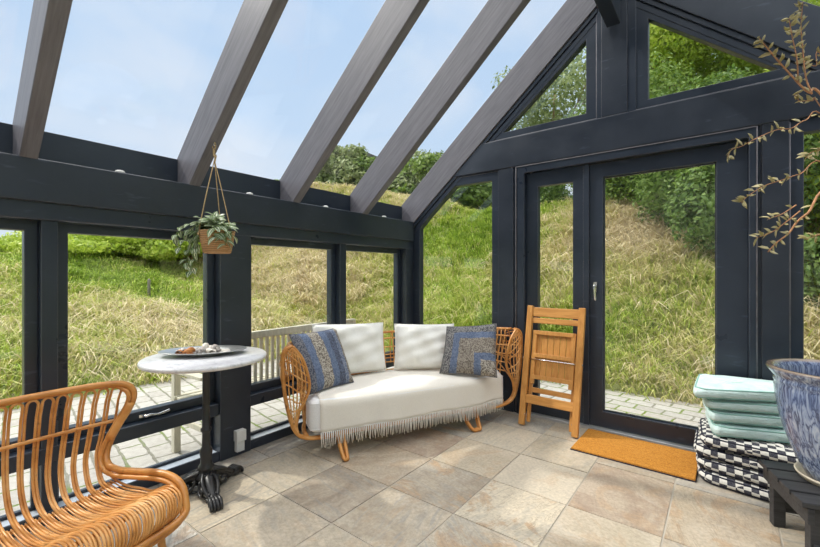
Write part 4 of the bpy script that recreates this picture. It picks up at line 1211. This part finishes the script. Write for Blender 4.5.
# meadow grass
def grass():
    r = np.random.RandomState(5)
    n = 60000
    x = r.uniform(-13, 9, n); y = r.uniform(-6, 13, n)
    edge = .12 * vnoise(x * 3, y * 3, 9)
    ok = (x < -3.05 + edge) | (y > 1.82 + edge)
    dx, dy = x - CX, y - CY
    d = np.hypot(dx, dy); fwd = dx * FW.x + dy * FW.y; lat = dx * RT.x + dy * RT.y
    ok &= (fwd > .5) & (np.abs(lat) < fwd * 1.12 + .6)
    ok &= r.uniform(0, 1, n) < np.clip(6.5 / d, .22, 1)
    x, y, d = x[ok], y[ok], d[ok]
    m = len(x)
    big = vnoise(x * 1.0, y * 1.0, 21) * 1.2 + .5 * vnoise(x * 3.1, y * 3.1, 22)
    dry = big + r.normal(0, .36, m) + .12 + .30 * (y > 1.7)
    ed = np.minimum(np.where(x < -2.9, -2.98 - x, 9), np.where(y > 1.7, y - 1.72, 9))
    TL = (r.uniform(.10, .24, m) + .14 * np.clip(dry, 0, 1)) * np.clip(.5 + ed * .6, .45, 1.0)
    TR = r.uniform(.09, .20, m)
    per = 15
    k = np.repeat(np.arange(m), per); n = len(k)
    a = r.uniform(0, 2 * PI, n); q = np.sqrt(r.uniform(0, 1, n))
    px, py = x[k] + np.cos(a) * q * TR[k], y[k] + np.sin(a) * q * TR[k]
    pz = hill(px, py)
    L = TL[k] * r.uniform(.6, 1.3, n)
    wd = (.0036 + .0007 * d[k]) * r.uniform(.7, 1.3, n)
    la = a + r.normal(0, .6, n)
    lean = np.clip(.30 + .75 * q + .25 * np.clip(dry[k], -.3, 1) + r.normal(0, .18, n), .05, 1.35)
    lx = np.cos(la) * lean + .18 * (px < -2.9); ly = np.sin(la) * lean - .22 * (py > 1.7)
    fa = r.uniform(0, PI, n); wx, wy = np.cos(fa) * wd, np.sin(fa) * wd
    base = np.stack([px, py, pz - .02], -1); up1 = np.stack([px + lx * L * .40, py + ly * L * .40, pz + L * .60], -1)
    hz = L * np.clip(1.05 - .60 * lean, .16, 1)
    tip = np.stack([px + lx * L, py + ly * L, pz + hz], -1)
    wv = np.stack([wx, wy, np.zeros(n)], -1)
    V = np.stack([base - wv, base + wv, up1 + wv * .8, up1 - wv * .8, tip + wv * .12, tip - wv * .12], 1).reshape(-1, 3)
    kk = (np.arange(n) * 6)[:, None]
    F = np.concatenate([kk + np.array([0, 1, 2, 3]), kk + np.array([3, 2, 4, 5])], 1).reshape(-1)
    t = np.clip(.42 + .42 * dry[k] + r.normal(0, .09, n), 0, 1)
    T = np.repeat(t, 6).reshape(-1, 6); T[:, 4:] += .08; T[:, :2] -= .06
    o = np_mesh('meadow_grass', V, F, 4, M['grass_blade'], None, np.clip(T, 0, 1).reshape(-1))
    tag(o, 'long green and straw-coloured grass growing over the hillside', 'grass', None, 'stuff')
    return n
NG = grass()

# shrubs and trees
def foliage(blobs, n, size, seed, spread=.35):
    r = np.random.RandomState(seed)
    b = np.array(blobs, float); vol = b[:, 3] * b[:, 4] * b[:, 5]; p = vol ** .67; p /= p.sum()
    w = r.choice(len(b), n, p=p)
    d = r.normal(size=(n, 3)); d /= np.linalg.norm(d, axis=1)[:, None]
    rad = r.uniform(spread, 1.0, n) ** .45
    rad *= 1 + .16 * np.sin(d[:, 0] * 9 + w) * np.sin(d[:, 1] * 8 + 2 * w) * np.sin(d[:, 2] * 10)
    c = b[w, :3] + d * b[w, 3:6] * rad[:, None]
    nrm = d + r.normal(0, .55, (n, 3)) + np.array([0, 0, .35]); nrm /= np.linalg.norm(nrm, axis=1)[:, None]
    a = np.cross(nrm, r.normal(size=(n, 3))); a /= np.linalg.norm(a, axis=1)[:, None]; bb = np.cross(nrm, a)
    L = (size * r.uniform(.6, 1.35, n))[:, None]; Wd = L * .48
    V = np.stack([c - a * L, c - bb * Wd + a * L * .1, c + a * L - nrm * L * .25, c + bb * Wd + a * L * .1], 1).reshape(-1, 3)
    F = np.arange(n * 4)
    t = np.clip(r.normal(.5, .2, n) + .15 * np.sin(w * 2.1), 0, 1)
    return V, F, np.repeat(t, 4)
NTREE = [0]
def tree(name, label, cat, base, blobs, n, size, mat, group, trunk=None, seed=None):
    NTREE[0] += 1
    bx, by = base; bz = float(hill(bx, by)) - .05
    root = thing(name, label, cat, (bx, by, bz), 0, group)
    V, F, T = foliage(blobs, n, size, NTREE[0] * 7 + 1)
    np_mesh('foliage', V, F, 4, mat, root, T)
    b = np.array(blobs)
    top = b[b[:, 2].argmax()]
    mb = MB(); r0 = trunk or .05
    mb.tube(spline([(0, 0, -.1), (.04 * top[0], 0, top[2] * .4), (top[0] * .7, top[1] * .7, top[2] * .9)], 5), [r0, r0 * .9, r0 * .85, r0 * .8, r0 * .75, r0 * .7, r0 * .6, r0 * .5, r0 * .4, r0 * .3, r0 * .25], 8)
    for q in b[:5]:
        mb.tube([(0, 0, max(.05, q[2] * .35)), (q[0] * .5, q[1] * .5, q[2] * .8), (q[0], q[1], q[2])], [r0 * .45, r0 * .3, r0 * .12], 6)
    mb.build('trunk', M['bark'], root)
    return root
def along(u, d): p = at(u, 274, d); return (p.x, p.y)
rr = random.Random(9)
def clump(w, h, k, zc=.5):
    return [(rr.uniform(-w, w) * .6, rr.uniform(-w, w) * .6, h * rr.uniform(.3, .85), w * rr.uniform(.35, .6), w * rr.uniform(.35, .6), h * rr.uniform(.18, .34)) for _ in range(k)]
# low bushes along the crest beyond the long wall
crest = [(-40, 11.6), (6, 11.5), (42, 11.6), (84, 11.4), (122, 11.6), (160, 11.8), (196, 12)]
for k, (u, d) in enumerate(crest):
    tree('crest_bush', ['low leafy bush on the skyline past the first window edge', 'low leafy bush on the skyline in the narrow window', 'low leafy bush on the skyline behind the window post', 'low leafy bush on the skyline above the lounge chair', 'low leafy bush on the skyline left of the garden stake', 'low leafy bush on the skyline right of the garden stake', 'low leafy bush on the skyline behind the hanging plant'][k], 'bush', along(u, d), clump(1.7, .80, 12), 9000, .060, M['leaf_bright'], 'bushes along the crest of the bank')
# trees seen through the roof glass above the corner
for k, (u, d, h, w) in enumerate([(326, 19.5, 2.0, 1.5), (354, 19, 2.3, 1.6), (388, 18.5, 2.3, 1.5), (424, 18, 2.7, 1.6), (296, 20, 1.4, 1.4), (462, 16.5, 2.3, 1.6)]):
    tree('hilltop_tree', ['round grey-green tree on the hilltop left of the far roof', 'round grey-green tree on the hilltop in front of the far roof', 'round grey-green tree on the hilltop right of the far roof', 'tallest grey-green tree on the hilltop, by the gable rafter', 'lowest grey-green tree on the hilltop, behind the wall beam', 'grey-green tree on the hilltop seen in the sloping corner window'][k], 'tree', along(u, d), clump(w, h, 12) + [(rr.uniform(-1, 1), rr.uniform(-1, 1), .4, 1.0, 1.0, .5) for _ in range(4)], 11000, .105, M['leaf_grey' if k in (0, 1, 3) else 'leaf_mid'], 'trees on the hilltop above the corner', .07)
# shrubs on the bank behind the door
sh = [(604, 9.6, 2.6, 1.2, 'leaf_mid', 'mid green shrub on the bank at the handle side of the door glass'), (642, 8.8, 2.9, 1.25, 'leaf_mid', 'mid green shrub on the bank in the middle of the door glass'), (694, 7.0, 2.5, 1.0, 'leaf_dark', 'dark green shrub on the bank at the right of the door glass'), (738, 6.2, 2.3, .95, 'leaf_dark', 'dark green shrub on the bank hidden partly by the door post'), (806, 6.0, 2.6, 1.0, 'leaf_bright', 'bright green shrub outside the window by the olive tree'), (812, 4.9, .9, .55, 'leaf_dark', 'low dark shrub at the foot of the bank outside the olive tree window'), (872, 5.6, 2.9, 1.1, 'leaf_bright', 'tall bright shrub at the bank, outermost beyond the olive tree'), (546, 12.5, 1.5, 1.2, 'leaf_dark', 'dark low shrub on the bank top behind the sidelight')]
for u, d, h, w, mat, lb in sh:
    tree('bank_shrub', lb, 'shrub', along(u, d), clump(w, h, 14) + [(rr.uniform(-.5, .5) * w, rr.uniform(-.5, .5) * w, .25 * h, .55 * w, .55 * w, .25 * h) for _ in range(3)], 16000, .046, M[mat], 'shrubs on the bank behind the door', .05)
# taller trees
def crown(w, z0, z1, k): return [(rr.uniform(-w, w) * .7, rr.uniform(-w, w) * .7, rr.uniform(z0, z1), w * rr.uniform(.25, .45), w * rr.uniform(.25, .45), w * rr.uniform(.18, .32)) for _ in range(k)]
tree('airy_tree', 'tall airy tree with grey-green leaves seen in the left gable window', 'tree', along(552, 15), crown(2.7, 1.4, 6.6, 24), 8500, .080, M['leaf_grey'], None, .14)
tree('dense_tree', 'dense bright green tree filling the right gable window', 'tree', along(700, 10.8), crown(2.6, 1.6, 5.0, 44), 80000, .055, M['leaf_bright'], None, .15)
tree('leafy_tree', 'bright green tree behind the right end of the gable', 'tree', along(880, 8.6), crown(1.9, 1.0, 4.6, 22), 26000, .058, M['leaf_bright'], None, .14)

# far house roof on the hilltop
hu = along(361, 30); hz = 1.25 + (274 - 167) / FPX * 30
fh = thing('far_house', 'dark low-pitched house roof peeping over the hilltop trees', 'house', (hu[0], hu[1], hz), R(35))
mb = MB(); mb.box(-1.3, 1.3, -1.5, 1.5, -5.0, .1); mb.build('wall', M['far_wall'], fh)
mb = MB(); mb.prism([(-1.5, -1.8, .1), (1.5, -1.8, .1), (1.5, -1.8, .22), (.3, -1.8, .72), (-.3, -1.8, .72), (-1.5, -1.8, .22)], (0, 3.6, 0)); mb.build('roof', M['far_roof'], fh)

# stake on the bank
sp = along(149, 8.2); sz = float(hill(*sp))
mb = MB(); mb.lathe([(.028, -.2), (.028, .44), (.018, .47), (.001, .475)], (0, 0, 0), 10)
o = mb.build('garden_stake', M['stake']); o.location = (sp[0], sp[1], sz); tag(o, 'short grey wooden stake standing alone in the long grass', 'stake')

# garden bench outside the long wall
GB = Vector((-.47, -2.10, GZ)); gb = thing('garden_bench', 'silvered slatted wooden bench standing on the paving outside the window', 'bench', GB, R(92))
# local x along the bench, y away from the house
BL_ = 1.52
def gbox(name, *a): mb = MB(); mb.box(*a); return mb.build(name, M['grey_teak'], gb, bevel=.004)
for x in (0.0, BL_ - .05):
    gbox('leg', x, x + .05, .20, .25, 0, .62); gbox('leg', x, x + .05, -.27, -.22, 0, .92)
    gbox('armrest', x - .01, x + .06, -.22, .29, .62, .645); gbox('stretcher', x + .015, x + .035, -.22, .20, .24, .28)
for k in range(6):
    y = -.19 + .075 * k; gbox('seat_slat', .0, BL_, y, y + .05, .42, .44)
gbox('apron', .05, BL_ - .05, .215, .235, .36, .42)
gbox('back_rail', .0, BL_, -.265, -.225, .875, .93); gbox('back_rail', .05, BL_ - .05, -.26, -.23, .48, .52)
for k in range(27):
    x = .075 + .0525 * k; gbox('back_slat', x, x + .026, -.255, -.237, .52, .875)

# ------------------------------------------------------------------ light
sun = bpy.data.lights.new('sun', 'SUN'); so = bpy.data.objects.new('sun', sun); COL.objects.link(so)
SKY_FILL = 3.6   # unseen brighter sky overhead and behind, added to lift the room's light
sun.energy = 2.7; sun.angle = R(1.8); sun.color = (1.0, .95, .87)
tv = Vector((.934, .358, -1.0)).normalized()
so.rotation_euler = tv.to_track_quat('-Z', 'Y').to_euler(); so.location = (-8, -5, 12)
w = bpy.data.worlds.new('sky'); SC.world = w; w.use_nodes = True; nt = w.node_tree; nt.nodes.clear()
def wn(t, **k):
    n = nt.nodes.new('ShaderNode' + t)
    for a, b in k.items(): setattr(n, a, b)
    return n
tc = wn('TexCoord'); mp = wn('Mapping'); mp.inputs['Scale'].default_value = (1.0, 1.0, 2.2); nt.links.new(tc.outputs['Generated'], mp.inputs[0])
nz = wn('TexNoise'); nz.inputs['Scale'].default_value = 2.1; nz.inputs['Detail'].default_value = 6; nz.inputs['Roughness'].default_value = .52; nz.inputs['Distortion'].default_value = .4; nt.links.new(mp.outputs[0], nz.inputs['Vector'])
def wl(a, b): nt.links.new(a, b)
def wm(op, a, b):
    n = wn('Math', operation=op)
    for k, v in enumerate((a, b)):
        if isinstance(v, (int, float)): n.inputs[k].default_value = v
        else: wl(v, n.inputs[k])
    return n.outputs[0]
def wr(fac, stops):
    n = wn('ValToRGB'); wl(fac, n.inputs[0]); e = n.color_ramp.elements
    while len(e) < len(stops): e.new(.5)
    for q, (p, c) in zip(e, stops): q.position = p; q.color = (*c, 1)
    return n.outputs[0]
def wmix(f, a, b):
    n = wn('Mix', data_type='RGBA'); wl(f, n.inputs[0])
    for k, v in ((6, a), (7, b)):
        if isinstance(v, tuple): n.inputs[k].default_value = (*v, 1)
        else: wl(v, n.inputs[k])
    return n.outputs[2]
sp = wn('SeparateXYZ'); wl(tc.outputs['Generated'], sp.inputs[0]); zz_ = sp.outputs[2]
blue = wr(zz_, [(0, (.72, .82, .93)), (.25, (.58, .73, .92)), (.65, (.47, .65, .90))])
cl = wr(nz.outputs[0], [(.40, (0, 0, 0)), (.70, (.9, .9, .9))])
base = wmix(cl, blue, (.80, .85, .93))
nz2 = wn('TexNoise'); nz2.inputs['Scale'].default_value = 3.0; nz2.inputs['Detail'].default_value = 4; wl(tc.outputs['Generated'], nz2.inputs['Vector'])
fill_mask = wr(wm('ADD', wm('ADD', zz_, wm('MULTIPLY', sp.outputs[1], -.18)), wm('MULTIPLY', wm('SUBTRACT', nz2.outputs[0], .5), .25)), [(.66, (0, 0, 0)), (.84, (1, 1, 1))])
full = wmix(fill_mask, base, (SKY_FILL, SKY_FILL * .985, SKY_FILL * .96))
bg = wn('Background'); bg.inputs[1].default_value = 1.0; wl(full, bg.inputs[0])
ow = wn('OutputWorld'); wl(bg.outputs[0], ow.inputs[0])

SC.view_settings.view_transform = 'Standard'; SC.view_settings.look = 'None'; SC.view_settings.gamma = 1; SC.view_settings.use_curve_mapping = False
SC.view_settings.exposure = 0.08
cy = SC.cycles
cy.use_denoising = True
cy.max_bounces = 10; cy.diffuse_bounces = 6; cy.glossy_bounces = 4; cy.transmission_bounces = 6; cy.transparent_max_bounces = 24
cy.sample_clamp_indirect = 8
print('GRASS', NG)
